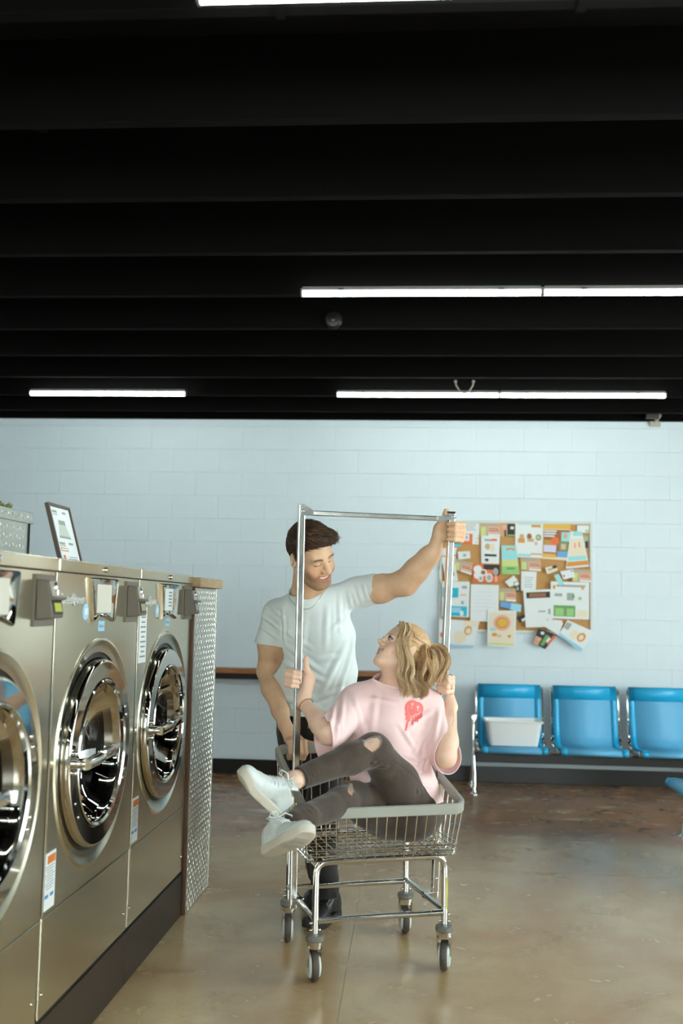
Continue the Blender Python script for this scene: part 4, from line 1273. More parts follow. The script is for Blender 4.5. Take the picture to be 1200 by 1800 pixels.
def d_loft(P, st):
    """elliptic sections: (centre, rx, ry, ux) joined in sequence; ux = direction of the wide axis"""
    out = None
    n = len(st)
    for i in range(n - 1):
        c0, rx0, ry0, u0 = st[i]
        c1, rx1, ry1, u1 = st[i + 1]
        c0 = np.asarray(c0, F32); c1 = np.asarray(c1, F32)
        ax = c1 - c0
        L = float(np.linalg.norm(ax)); axn = ax / L
        um = unit(np.asarray(u0) + np.asarray(u1)); um = unit(um - axn * float(um @ axn))
        vm = np.cross(axn, um)
        px, py, pz = P[0] - c0[0], P[1] - c0[1], P[2] - c0[2]
        al = (px * axn[0] + py * axn[1] + pz * axn[2])
        t = np.clip(al / L, 0, 1)
        rs = al - t * L
        qx = px * um[0] + py * um[1] + pz * um[2]
        qy = px * vm[0] + py * vm[1] + pz * vm[2]
        rx = rx0 + (rx1 - rx0) * t; ry = ry0 + (ry1 - ry0) * t
        m = np.minimum(rx, ry)
        k = np.sqrt((qx / rx) ** 2 + (qy / ry) ** 2 + (rs / m) ** 2)
        g = np.sqrt((qx / rx ** 2) ** 2 + (qy / ry ** 2) ** 2 + (rs / m ** 2) ** 2) + 1e-6
        d = np.where(k > 0.3, k * (k - 1.0) / g, (k - 1) * m)
        out = d if out is None else smin(out, d, 0.03)
    return out

class Field:
    def __init__(self, lo, hi, h):
        self.lo = np.asarray(lo, float); self.h = h
        self.n = np.ceil((np.asarray(hi, float) - self.lo) / h).astype(int) + 1
        self.d = np.full(self.n, 0.06, F32)
    def sub(self, lo, hi):
        i0 = np.clip(np.floor((np.asarray(lo) - self.lo) / self.h).astype(int), 0, self.n)
        i1 = np.clip(np.ceil((np.asarray(hi) - self.lo) / self.h).astype(int) + 1, 0, self.n)
        if np.any(i1 - i0 < 2): return None, None
        sl = tuple(slice(a, b) for a, b in zip(i0, i1))
        ax = [(self.lo[k] + self.h * np.arange(i0[k], i1[k])).astype(F32) for k in range(3)]
        return sl, (ax[0][:, None, None], ax[1][None, :, None], ax[2][None, None, :])
    def put(self, fn, lo, hi, k=0.0, op='u', pad=None):
        pad = (k + 3 * self.h + 0.012) if pad is None else pad
        sl, P = self.sub(np.asarray(lo) - pad, np.asarray(hi) + pad)
        if sl is None: return
        v = fn(P)
        cur = self.d[sl]
        if op == 'u': self.d[sl] = smin(cur, v, k)
        elif op == 's': self.d[sl] = smax(cur, -v, k)
        elif op == 'i': self.d[sl] = smax(cur, v, k)
    def cone(self, a, b, r1, r2, k=0.02, op='u'):
        a = np.asarray(a, float); b = np.asarray(b, float)
        lo = np.minimum(a - r1, b - r2); hi = np.maximum(a + r1, b + r2)
        self.put(lambda P: d_cone(P, a, b, r1, r2), lo, hi, k, op)
    def chain(self, pts, rs, k=0.02):
        for i in range(len(pts) - 1):
            self.cone(pts[i], pts[i + 1], rs[i], rs[i + 1], k)
    def ell(self, c, r, R=None, k=0.02, op='u'):
        m = max(r)
        c = np.asarray(c, float)
        self.put(lambda P: d_ell(P, c, r, R), c - m, c + m, k, op)
    def loft(self, st, k=0.03):
        lo = np.min([np.asarray(s[0]) - max(s[1], s[2]) for s in st], 0)
        hi = np.max([np.asarray(s[0]) + max(s[1], s[2]) for s in st], 0)
        self.put(lambda P: d_loft(P, st), lo, hi, k)
    def surface(self):
        d = self.d
        s = d < 0
        nx, ny, nz = d.shape
        def flat(i, j, k): return (i * ny + j) * nz + k
        quads_cells = []; flips = []
        for ax in range(3):
            a = [slice(None)] * 3; b = [slice(None)] * 3
            a[ax] = slice(0, -1); b[ax] = slice(1, None)
            e = np.nonzero(s[tuple(a)] != s[tuple(b)])
            i, j, k = (q.astype(np.int64) for q in e)
            o1, o2 = [(1, 2), (2, 0), (0, 1)][ax]
            ok = np.ones(len(i), bool)
            idx = [i, j, k]
            for o in (o1, o2):
                ok &= (idx[o] > 0) & (idx[o] < d.shape[o] - 1)
            i, j, k = i[ok], j[ok], k[ok]
            idx = [i, j, k]
            fl = s[i, j, k]
            cs = []
            for da, db in ((-1, -1), (0, -1), (0, 0), (-1, 0)):
                c = [i, j, k]
                c[o1] = c[o1] + da
                c[o2] = c[o2] + db
                cs.append(flat(c[0], c[1], c[2]))
            quads_cells.append(np.stack(cs, 1)); flips.append(fl)
        Q = np.concatenate(quads_cells); FL = np.concatenate(flips)
        cells, inv = np.unique(Q.ravel(), return_inverse=True)
        Q = inv.reshape(-1, 4)
        Q[~FL] = Q[~FL][:, ::-1]
        ci = cells // (ny * nz); cj = (cells // nz) % ny; ck = cells % nz
        acc = np.zeros((len(cells), 3)); cnt = np.zeros(len(cells))
        cor = {}
        for a in (0, 1):
            for b in (0, 1):
                for c in (0, 1):
                    cor[(a, b, c)] = d[ci + a, cj + b, ck + c].astype(np.float64)
        for p, q in [((0, 0, 0), (1, 0, 0)), ((0, 1, 0), (1, 1, 0)), ((0, 0, 1), (1, 0, 1)), ((0, 1, 1), (1, 1, 1)),
                     ((0, 0, 0), (0, 1, 0)), ((1, 0, 0), (1, 1, 0)), ((0, 0, 1), (0, 1, 1)), ((1, 0, 1), (1, 1, 1)),
                     ((0, 0, 0), (0, 0, 1)), ((1, 0, 0), (1, 0, 1)), ((0, 1, 0), (0, 1, 1)), ((1, 1, 0), (1, 1, 1))]:
            A, B = cor[p], cor[q]
            m = (A < 0) != (B < 0)
            t = np.where(m, A / np.where(m, A - B, 1), 0)
            pa = np.array(p, float); pb = np.array(q, float)
            acc += np.where(m[:, None], pa + t[:, None] * (pb - pa), 0)
            cnt += m
        v = acc / np.maximum(cnt, 1)[:, None]
        v = self.lo + self.h * (np.stack([ci, cj, ck], 1) + v)
        return v, Q

def relax(v, Q, it=1, f=0.5):
    for _ in range(it):
        s = np.zeros_like(v); c = np.zeros(len(v))
        for a, b in ((0, 1), (1, 2), (2, 3), (3, 0)):
            np.add.at(s, Q[:, a], v[Q[:, b]]); np.add.at(c, Q[:, a], 1)
            np.add.at(s, Q[:, b], v[Q[:, a]]); np.add.at(c, Q[:, b], 1)
        v = v + f * (s / np.maximum(c, 1)[:, None] - v)
    return v
def vnormals(v, Q):
    n = np.cross(v[Q[:, 2]] - v[Q[:, 0]], v[Q[:, 3]] - v[Q[:, 1]])
    out = np.zeros_like(v)
    for k in range(4): np.add.at(out, Q[:, k], n)
    return out / (np.linalg.norm(out, axis=1)[:, None] + 1e-12)

def np_mesh(name, v, faces, col=None, smooth=True):
    me = bpy.data.meshes.new(name)
    me.vertices.add(len(v))
    me.vertices.foreach_set('co', np.ascontiguousarray(v, np.float32).ravel())
    k = faces.shape[1]
    me.loops.add(faces.size)
    me.loops.foreach_set('vertex_index', np.ascontiguousarray(faces, np.int32).ravel())
    me.polygons.add(len(faces))
    me.polygons.foreach_set('loop_start', np.arange(0, faces.size, k, dtype=np.int32))
    me.polygons.foreach_set('loop_total', np.full(len(faces), k, np.int32))
    me.update(calc_edges=True)
    me.validate()
    if col is not None:
        a = me.color_attributes.new('Col', 'FLOAT_COLOR', 'POINT')
        c = np.ones((len(v), 4), np.float32); c[:, :3] = col
        a.data.foreach_set('color', c.ravel())
    if smooth: me.shade_smooth()
    return me

def strands(paths, r0, r1, cols, sides=3):
    """tapered strands: paths (S,N,3), cols (S,3) -> vertices, faces, colours"""
    S, N, _ = paths.shape
    T = np.gradient(paths, axis=1)
    T /= np.linalg.norm(T, axis=2, keepdims=True) + 1e-9
    ref = np.array([0.31, 0.52, 0.79])
    A = np.cross(T, ref); A /= np.linalg.norm(A, axis=2, keepdims=True) + 1e-9
    B = np.cross(T, A)
    t = np.linspace(0, 1, N)
    prof = (r0 + (r1 - r0) * t ** 1.5)
    r0a = np.asarray(prof)[None, :, None]
    rings = []
    for k in range(sides):
        a = 2 * math.pi * k / sides
        rings.append(paths + (A * math.cos(a) + B * math.sin(a)) * r0a)
    v = np.stack(rings, 2)                       # S,N,sides,3
    idx = np.arange(S * N * sides).reshape(S, N, sides)
    f = []
    for k in range(sides):
        k2 = (k + 1) % sides
        f.append(np.stack([idx[:, :-1, k], idx[:, :-1, k2], idx[:, 1:, k2], idx[:, 1:, k]], -1).reshape(-1, 4))
    c = np.repeat(cols, N * sides, axis=0)
    return v.reshape(-1, 3), np.concatenate(f), c

def fold(v, n, folds):
    """raise soft cloth folds along segments (a, b, width, height)"""
    out = v.copy()
    for a, b, w, A in folds:
        a = np.asarray(a, float); b = np.asarray(b, float)
        ab = b - a
        t = np.clip(((v - a) @ ab) / (ab @ ab), 0, 1)
        d = np.linalg.norm(v - (a + t[:, None] * ab), axis=1)
        e = np.exp(-(d / w) ** 2) - 0.55 * np.exp(-((d - 1.6 * w) / (0.8 * w)) ** 2)
        taper = np.clip(np.sin(math.pi * (0.08 + 0.84 * t)), 0, 1)
        out += n * (A * e * taper)[:, None]
    return out
_RP = np.random.RandomState(3)
_GR = _RP.rand(24, 24, 24)
def vnoise(p):
    """smooth value noise, repeating lattice"""
    i = np.floor(p).astype(int); f = p - i
    f = f * f * (3 - 2 * f)
    o = 0
    for a in (0, 1):
        for b in (0, 1):
            for c in (0, 1):
                w = (f[:, 0] if a else 1 - f[:, 0]) * (f[:, 1] if b else 1 - f[:, 1]) * (f[:, 2] if c else 1 - f[:, 2])
                o = o + w * _GR[(i[:, 0] + a) % 24, (i[:, 1] + b) % 24, (i[:, 2] + c) % 24]
    return o - 0.5
def sstep(a, b, x):
    t = np.clip((x - a) / (b - a), 0, 1)
    return t * t * (3 - 2 * t)

# ------------------------------------------------------------------ head
class Head:
    """local axes: x = person's right, y = forward, z = up; origin between the ears"""
    def __init__(self, c, fwd, up, s, female=False):
        self.c = np.asarray(c, float); self.s = s; self.f = female
        y = unit(fwd); z = unit(np.asarray(up) - y * float(np.dot(up, y))); x = np.cross(y, z)
        self.A = np.stack([x, y, z], 0)          # rows: local axes in world
    def w(self, p): return self.c + self.s * (np.asarray(p, float) @ self.A)
    def l(self, q): return ((np.asarray(q) - self.c) @ self.A.T) / self.s
    def dist(self, P):
        c, A, s = self.c, self.A.astype(F32), self.s
        dx, dy, dz = (P[0] - F32(c[0])) / s, (P[1] - F32(c[1])) / s, (P[2] - F32(c[2])) / s
        L = tuple(dx * A[i, 0] + dy * A[i, 1] + dz * A[i, 2] for i in range(3))
        f = self.f
        X = np.abs(L[0])
        M = (X, L[1], L[2])                      # mirrored coordinates
        d = d_ell(L, (0, -0.012, 0.034), (0.076, 0.099, 0.086))
        def U(v, k):
            nonlocal d
            d = smin(d, v, k)
        def S(v, k):
            nonlocal d
            d = smax(d, -v, k)
        U(d_ell(L, (0, 0.030, -0.022), (0.061, 0.062, 0.085) if not f else (0.058, 0.061, 0.082)), 0.03)
        if f:
            U(d_ell(L, (0, 0.034, -0.072), (0.046, 0.050, 0.040)), 0.03)
            U(d_ell(L, (0, 0.079, -0.103), (0.016, 0.016, 0.014)), 0.020)
            U(d_cone(M, (0.056, -0.005, -0.052), (0.018, 0.068, -0.100), 0.016, 0.013), 0.03)
        else:
            U(d_ell(L, (0, 0.030, -0.075), (0.053, 0.056, 0.044)), 0.03)
            U(d_ell(L, (0, 0.076, -0.104), (0.023, 0.019, 0.017)), 0.022)
            U(d_cone(M, (0.060, -0.008, -0.055), (0.024, 0.066, -0.102), 0.018, 0.016), 0.03)
        U(d_ell(M, (0.041, 0.058, -0.030), (0.024, 0.021, 0.023)), 0.02)               # cheeks
        U(d_cone(L, (-0.040, 0.076, 0.021), (0.040, 0.076, 0.021), 0.012, 0.012) if not f else d_cone(L, (-0.036, 0.074, 0.024), (0.036, 0.074, 0.024), 0.011, 0.011), 0.018)
        S(d_ell(M, (0.031, 0.104, 0.004), (0.018, 0.020, 0.0135)), 0.014)               # sockets
        U(d_ell(M, (0.031, 0.0725, 0.004), (0.0155, 0.0155, 0.0135)), 0.004)             # lids over the eyeballs
        if f:
            U(d_cone(L, (0, 0.086, 0.018), (0, 0.108, -0.019), 0.0070, 0.0075), 0.011)
            U(d_ell(L, (0, 0.1135, -0.0215), (0.0092, 0.0092, 0.0082)), 0.008)
            U(d_ell(M, (0.0105, 0.099, -0.0285), (0.0075, 0.010, 0.0075)), 0.006)
            S(d_ell(M, (0.006, 0.105, -0.0345), (0.0035, 0.006, 0.004)), 0.003)
        else:
            U(d_cone(L, (0, 0.084, 0.016), (0, 0.110, -0.022), 0.0095, 0.0105), 0.010)
            U(d_ell(L, (0, 0.113, -0.026), (0.0125, 0.012, 0.0115)), 0.008)
            U(d_ell(M, (0.0125, 0.100, -0.032), (0.009, 0.0115, 0.0085)), 0.006)
            S(d_ell(M, (0.007, 0.106, -0.039), (0.004, 0.006, 0.004)), 0.003)
        # smiling mouth: muzzle, lips, opening (corners lifted)
        U(d_ell(L, (0, 0.068, -0.064), (0.034, 0.026, 0.030)), 0.016)
        zc = -0.064
        Wp = (X, L[1] + 7.0 * X * X, L[2] - 11.0 * X * X)
        oh, mw = (0.0104, 0.0325) if f else (0.0066, 0.0310)
        U(d_ell(Wp, (0, 0.086, zc), (mw + 0.004, 0.0125, oh + (0.005 if f else 0.0055))), 0.006)
        S(d_ell(Wp, (0, 0.101, zc), (mw, 0.019, oh)), 0.0025)
        # smile creases
        if f:
            U(d_ell(M, (0.040, 0.066, -0.040), (0.020, 0.018, 0.020)), 0.016)
        else:
            S(d_cone(M, (0.022, 0.099, -0.033), (0.041, 0.083, -0.056), 0.0032, 0.0026), 0.007)
            U(d_ell(M, (0.043, 0.066, -0.044), (0.019, 0.018, 0.019)), 0.012)
        # ears
        a = math.radians(-14)
        R = np.array([[1, 0, 0], [0, math.cos(a), -math.sin(a)], [0, math.sin(a), math.cos(a)]])
        Ry = np.array([[math.cos(0.35), -math.sin(0.35), 0], [math.sin(0.35), math.cos(0.35), 0], [0, 0, 1]])
        e = d_ell(M, (0.079, -0.016, -0.004), (0.0085, 0.0185, 0.032), R @ Ry)
        e = smax(e, -d_ell(M, (0.089, -0.011, 0.001), (0.009, 0.0105, 0.020), R @ Ry), 0.004)
        U(e, 0.005)
        U(d_ell(M, (0.078, 0.001, -0.012), (0.006, 0.006, 0.010)), 0.004)
        return d * s
    def put(self, fld, k=0.025):
        R = 0.15 * self.s
        fld.put(self.dist, self.c - R, self.c + R, k, pad=0.005)

def paint_head(col, v, H, lip, brow, stubble=None, lash=(0.05, 0.035, 0.03), blush=None, closed=False):
    p = H.l(v)
    near = (np.abs(p[:, 0]) < 0.1) & (p[:, 1] > 0.02) & (np.abs(p[:, 2]) < 0.14)
    x = np.abs(p[:, 0]); y = p[:, 1]; z = p[:, 2]
    def mixc(w, c):
        w = (w * near)[:, None]
        col[:] = col * (1 - w) + np.asarray(c) * w
    zc = -0.066
    if stubble is not None:
        base = sstep(-0.030, -0.062, z - 0.55 * np.maximum(x - 0.035, 0)) * sstep(0.006, 0.03, y) * sstep(-0.155, -0.125, z)
        base = base * (0.75 + 0.5 * vnoise(p * 420))
        mixc(np.clip(base, 0, 1) * 0.85, stubble)
    if blush is not None:
        mixc(0.35 * np.exp(-(((x - 0.045) / 0.02) ** 2 + ((z + 0.03) / 0.018) ** 2)), blush)
    # lips and mouth interior
    zw = z - 11.0 * x * x; yw = y + 7.0 * x * x
    oh, mw = (0.0104, 0.0325) if H.f else (0.0066, 0.0310)
    q1 = (x / (mw + 0.004)) ** 2 + ((zw + 0.064) / (oh + 0.0045)) ** 2
    q0 = (x / mw) ** 2 + ((zw + 0.064) / oh) ** 2
    mixc(sstep(1.15, 0.85, q1) * (yw > 0.078) * 0.8, lip)
    mixc(((q0 < 1.05) & (yw < 0.0895)) * 0.95, (0.09, 0.03, 0.025))
    # brows
    zb = 0.0215 + 0.004 * np.sin(np.clip((x - 0.012) / 0.04, 0, 1) * 2.6)
    wb = np.exp(-((z - zb) / (0.0042 if not H.f else 0.0032)) ** 2) * sstep(0.010, 0.016, x) * sstep(0.055, 0.044, x) * (y > 0.05)
    mixc(np.clip(wb * 1.2, 0, 1) * (0.9 if not H.f else 0.7), brow)
    if closed:
        zz = 0.004 - 0.0062 + 0.0042 * ((x - 0.031) / 0.016) ** 2
        wl = np.exp(-((z - zz) / 0.0017) ** 2) * sstep(0.0158, 0.0135, np.abs(x - 0.031)) * (y > 0.06)
        mixc(np.clip(wl * 1.3, 0, 1), lash)
        mixc(0.3 * np.exp(-((z - (0.004 + 0.0075)) / 0.002) ** 2) * sstep(0.02, 0.015, np.abs(x - 0.031)) * (y > 0.06), brow)
    return col

def teeth(H, parent):
    mb = MB()
    oh = 0.0104 if H.f else 0.0066
    pts = []
    n = 16
    for zz in (-0.064 + oh + 0.002, -0.064 + 0.001, -0.064 - oh * 0.45):
        row_ = []
        for i in range(n + 1):
            x = -0.027 + 0.054 * i / n
            row_.append(mb.bm.verts.new(H.w((x, 0.0895 - 9.5 * x * x, zz + 11.0 * x * x))))
        pts.append(row_)
    for j in range(2):
        for i in range(n):
            mb.bm.faces.new([pts[j][i], pts[j][i + 1], pts[j + 1][i + 1], pts[j + 1][i]])
    o = mb.build('teeth', mat('tooth_enamel', (238, 232, 220), 0.25), parent, smooth=True)
    md = o.modifiers.new('solid', 'SOLIDIFY'); md.thickness = 0.002
    return o

# ------------------------------------------------------------------ gripping hand
def grip_hand(fld, c, a, f, n, wrist, s=1.0, rp=0.015, thumb='up', k=0.0045, spread=1.0, curl=1.0):
    """fingers closing around a bar: c = bar centre, a = bar direction from little finger to index finger,
    f = from wrist towards the knuckles, n = the way the palm faces"""
    c = np.asarray(c, float)
    a = unit(a); n = unit(np.asarray(n) - a * np.dot(n, a)); f = unit(np.asarray(f) - a * np.dot(f, a) - n * np.dot(f, n))
    def Q(u, w, t): return c + s * (f * u + n * w) + a * t * s
    pal = -(rp / s + 0.0135)
    spec = [(0.031, 0.0112, 1.00), (0.0105, 0.0114, 1.08), (-0.0095, 0.0108, 1.02), (-0.0275, 0.0096, 0.86)]
    # palm slab
    wr = np.asarray(wrist, float)
    for (t, r, L) in spec:
        mcp = Q(0.022, pal + 0.0015, t * 0.98)
        base = Q(-0.045, pal - 0.002, t * 0.62)
        fld.cone(base, mcp, 0.0135 * s, 0.0118 * s, 0.012)
        fld.cone(wr, base, 0.020 * s, 0.0135 * s, 0.014)
    # thenar and heel
    fld.cone(wr, Q(-0.03, pal + 0.006, 0.026), 0.019 * s, 0.0150 * s, 0.014)
    fld.cone(wr, Q(-0.04, pal + 0.004, -0.02), 0.018 * s, 0.0130 * s, 0.014)
    tips = []
    e = rp / s
    for (t, r, L) in spec:
        mcp = Q(0.022, pal + 0.0015, t * 0.98)
        pip = Q(0.022 + 0.022 * L, e * 0.35 + 0.002, t * spread)
        dip = Q(0.012, e + r + 0.002, t * spread * 0.98)
        tip = Q(-0.010 * curl, e + r * 0.7 - 0.001, t * spread * 0.96)
        fld.cone(mcp, pip, r * 1.08 * s, r * s, k)
        fld.cone(pip, dip, r * s, r * 0.93 * s, k)
        fld.cone(dip, tip, r * 0.93 * s, r * 0.78 * s, k)
        tips.append(tip)
    if thumb == 'up':
        b0 = Q(-0.042, pal + 0.008, 0.024); b1 = Q(-0.026, pal + 0.020, 0.048); b2 = Q(-0.021, pal + 0.025, 0.072); b3 = Q(-0.017, pal + 0.026, 0.090)
    elif thumb == 'wrap':
        b0 = Q(-0.042, pal + 0.008, 0.022); b1 = Q(-0.030, -0.002, 0.036); b2 = Q(-0.020, e + 0.012, 0.034); b3 = Q(-0.002, e + 0.016, 0.028)
    else:   # along the bar, pointing past the index finger
        b0 = Q(-0.046, pal + 0.006, 0.030); b1 = Q(-0.030, pal + 0.012, 0.052); b2 = Q(-0.014, pal + 0.016, 0.078); b3 = Q(-0.006, pal + 0.018, 0.102)
    fld.cone(b0, b1, 0.0150 * s, 0.0125 * s, 0.010)
    fld.cone(b1, b2, 0.0120 * s, 0.0108 * s, k)
    fld.cone(b2, b3, 0.0112 * s, 0.0098 * s, k)
    return tips, (b2, b3)

def ring_on(parent, nm, c, axis, r, t, m):
    axis = Vector(unit(axis))
    q = axis.to_track_quat('Z', 'Y')
    pts = [Vector(c) + q @ Vector((r * math.cos(2 * math.pi * i / 24), r * math.sin(2 * math.pi * i / 24), 0)) for i in range(24)]
    return MB().tube(pts, t, n=8, closed=True).build(nm, m, parent, smooth=True)

def px_folds(v, Q, items, ystart):
    """fold segments whose ends lie on the cloth where the given photo positions fall"""
    from mathutils.bvhtree import BVHTree
    tr = BVHTree.FromPolygons(v.tolist(), Q.tolist())
    def hit(px, py):
        o = Vector(at(px, py, ystart))
        h = tr.ray_cast(o, (o - Vector((0, 0, 1.42))).normalized())
        return None if h[0] is None else np.array(h[0])
    out = []
    for (x0, y0, x1, y1, w, A_) in items:
        ps = [hit(x0 + (x1 - x0) * t, y0 + (y1 - y0) * t) for t in (0, 0.34, 0.67, 1)]
        ps = [p for p in ps if p is not None]
        if len(ps) >= 2:
            out.append((ps, w, A_))
    return out
def fold_poly(v, n, items):
    out = v.copy()
    for ps, w, A_ in items:
        best = np.full(len(v), 1e9); bt = np.zeros(len(v))
        m = len(ps) - 1
        for i in range(m):
            a, b = ps[i], ps[i + 1]
            ab = b - a
            t = np.clip(((v - a) @ ab) / (ab @ ab + 1e-12), 0, 1)
            d = np.linalg.norm(v - (a + t[:, None] * ab), axis=1)
            c = d < best
            best[c] = d[c]; bt[c] = (i + t[c]) / m
        e = np.exp(-(best / w) ** 2) - 0.5 * np.exp(-((best - 1.7 * w) / (0.8 * w)) ** 2)
        out += n * (A_ * e * np.clip(np.sin(math.pi * (0.06 + 0.88 * bt)), 0, 1))[:, None]
    return out

def cut_plane(me, co, no, sel):
    """open a mesh with a plane, only where sel(centre) is true; the side the normal points to is removed"""
    bm = bmesh.new(); bm.from_mesh(me)
    fs = [f for f in bm.faces if sel(f.calc_center_median())]
    geom = list({v for f in fs for v in f.verts}) + list({e for f in fs for e in f.edges}) + fs
    r = bmesh.ops.bisect_plane(bm, geom=geom, plane_co=Vector(co), plane_no=Vector(no), clear_outer=False, clear_inner=False, dist=1e-5)
    no = Vector(no).normalized(); co = Vector(co)
    kill = [f for f in bm.faces if sel(f.calc_center_median()) and (f.calc_center_median() - co).dot(no) > 0]
    bmesh.ops.delete(bm, geom=kill, context='FACES')
    loose = [v for v in bm.verts if not v.link_faces]
    bmesh.ops.delete(bm, geom=loose, context='VERTS')
    bm.to_mesh(me); bm.free()
    me.shade_smooth()

SKIN_M = mat('skin_man', (190, 156, 128), 0.48, attr='Col', sss=0.12, bump=0.05, bscale=320)
SKIN_W = mat('skin_woman', (222, 184, 160), 0.46, attr='Col', sss=0.14, bump=0.03, bscale=320)
def at(px, py, Y):
    """point of the room at depth Y that the measured photo position (px, py) lies on"""
    d = R3 @ Vector((px - 600.0, 900.0 - py, -1750.0))
    t = Y / d.y
    return V(d.x * t, d.y * t, 1.42 + d.z * t)

def hair_cap(H, parent, nm, m, fld_h, thick, hairline, seed=1, groove=0.002, comb=(0.3, 1, 0)):
    R = 0.16 * H.s
    f = Field(H.c - R, H.c + R, fld_h)
    c, A, s = H.c, H.A.astype(F32), H.s
    def fn(P):
        dx, dy, dz = (P[0] - F32(c[0])) / s, (P[1] - F32(c[1])) / s, (P[2] - F32(c[2])) / s
        L = tuple(dx * A[i, 0] + dy * A[i, 1] + dz * A[i, 2] for i in range(3))
        d = thick(L)
        hl = np.interp(L[1], hairline[0], hairline[1]).astype(F32)
        return smax(d, hl - L[2], 0.008) * s
    f.put(fn, H.c - R, H.c + R, 0.0, pad=-0.002)
    v, Q = f.surface()
    return v, Q

# ------------------------------------------------------------------ THE MAN
man = empty('person', (-0.44, 4.72, 0.0))
tag(man, 'man in a white t-shirt and black trousers standing behind the cart, holding its rack', 'person')
MH = Head((-0.4361, 4.31, 1.6345), (0.6844, -0.6091, -0.4008), (0.0292, -0.5263, 0.8498), 1.087)
m_neck0, m_neck1 = V(-0.462, 4.475, 1.445), MH.w((0, -0.025, -0.055))
m_shR, m_elR, m_wrR = V(-0.622, 4.60, 1.372), V(-0.660, 4.64, 1.108), V(-0.553, 4.463, 0.887)
m_shL, m_elL, m_wrL = V(-0.245, 4.52, 1.480), at(712, 1024, 4.40), at(764, 966, 4.325)
SLINE = unit(m_shL - m_shR)
fld = Field((-0.76, 4.14, 0.74), (0.26, 4.90, 1.84), 0.0029)
MH.put(fld)
fld.cone(m_neck0, m_neck1, 0.066, 0.058, 0.03)
fld.cone(m_neck0 + V(0.08, 0.03, -0.02), m_neck1 + V(0.015, 0.03, -0.04), 0.028, 0.035, 0.03)
fld.cone(m_neck0 + V(-0.07, 0.05, -0.05), m_neck1 + V(-0.015, 0.03, -0.04), 0.028, 0.035, 0.03)
mt = [((-0.460, 4.51, 1.40), 0.12, 0.06, SLINE), ((-0.440, 4.565, 1.30), 0.165, 0.09, SLINE), ((-0.435, 4.62, 1.12), 0.155, 0.095, (1, 0, 0.05)), ((-0.445, 4.69, 0.90), 0.140, 0.085, (1, 0, 0))]
fld.loft(mt)
fld.chain([m_shR, m_shR * 0.5 + m_elR * 0.5 + V(-0.004, 0, 0), m_elR], [0.060, 0.058, 0.047], 0.03)
fld.ell(m_shR * 0.55 + m_elR * 0.45 + V(0.004, -0.03, 0), (0.05, 0.045, 0.085), k=0.03)
fld.chain([m_elR, m_elR * 0.66 + m_wrR * 0.34 + V(-0.004, 0.0, 0.0), m_elR * 0.25 + m_wrR * 0.75, m_wrR], [0.047, 0.047, 0.036, 0.029], 0.025)
fld.chain([m_shL, m_shL * 0.5 + m_elL * 0.5 + V(0, 0, -0.006), m_elL], [0.060, 0.056, 0.050], 0.045)
fld.chain([m_elL, m_elL * 0.6 + m_wrL * 0.4, m_elL * 0.2 + m_wrL * 0.8, m_wrL], [0.050, 0.046, 0.036, 0.030], 0.045)
pR = V(*cart_w(*at_post(PR0, PR1, 1.738)))
tipsML, thML = grip_hand(fld, pR, (0.03, 0, 1), (0.93, -0.36, 0.05), (0.1, -1, 0), m_wrL, s=1.14, rp=0.0155, thumb='up', spread=1.0)
rimc = V(*cart_w(-0.232, RBB - 0.014, rim_z(RBB) - 0.026))
tipsMR, thMR = grip_hand(fld, rimc, V(*CEX), V(*(-CEY)) + V(0.03, 0, -0.15), (0, 0, -1), m_wrR, s=1.1, rp=0.021, thumb='along')
v, Q = fld.surface()
del fld
v = relax(v, Q, 1, 0.35)
base = np.array(lin((216, 176, 142))[:3])
col = np.tile(base, (len(v), 1))
col *= (1 + 0.12 * vnoise(v * 55) + 0.10 * vnoise(v * 14))[:, None]
col = paint_head(col, v, MH, lin((188, 112, 94))[:3], lin((70, 48, 34))[:3], stubble=lin((118, 84, 62))[:3], blush=lin((214, 142, 112))[:3], closed=True)
# fine dark arm hair tint on the forearms
for e_, w_ in ((m_elR, m_wrR), (m_elL, m_wrL)):
    ab = w_ - e_
    t = np.clip(((v - e_) @ ab) / (ab @ ab), 0, 1)
    d_ = np.linalg.norm(v - (e_ + t[:, None] * ab), axis=1)
    w2 = (d_ < 0.075) * sstep(0.0, 0.2, t) * sstep(1.0, 0.75, t) * (0.10 + 0.5 * np.clip(vnoise(v * np.array([400, 400, 120.])), 0, 1))
    col = col * (1 - 0.35 * w2[:, None])
link('body', np_mesh('body', v, Q, col), SKIN_M, man)
teeth(MH, man)

# hair
def thick_m(L):
    top = d_ell(L, (-0.004, 0.000, 0.052), (0.078, 0.098, 0.088))
    side = d_ell(L, (0, -0.014, 0.034), (0.0805, 0.104, 0.090))
    quiff = d_ell(L, (-0.016, 0.056, 0.102), (0.052, 0.040, 0.026))
    return smin(smin(top, side, 0.02), quiff, 0.025)
HLm = ([-0.12, -0.085, -0.04, -0.018, -0.006, 0.008, 0.022, 0.034, 0.055, 0.075, 0.09, 0.13], [-0.055, -0.05, -0.03, 0.028, 0.030, -0.006, 0.002, 0.046, 0.066, 0.078, 0.082, 0.082])
hv, hq = hair_cap(MH, man, 'hair', None, 0.003, thick_m, HLm)
hv = relax(hv, hq, 1, 0.4)
hn = vnormals(hv, hq)
pl = MH.l(hv)
hv2 = hv + hn * (0.004 * vnoise(pl * np.array([130, 26, 130.])) + 0.003 * vnoise(pl * np.array([300, 40, 300.])))[:, None]
dark, light = np.array(lin((46, 32, 22))[:3]), np.array(lin((120, 90, 64))[:3])
tone = np.clip(0.45 + 1.1 * vnoise(pl * np.array([170, 22, 170.])) + 0.3 * vnoise(pl * 30), 0, 1) * sstep(0.02, 0.09, pl[:, 2])
hc = dark + (light - dark) * tone[:, None] * 0.75
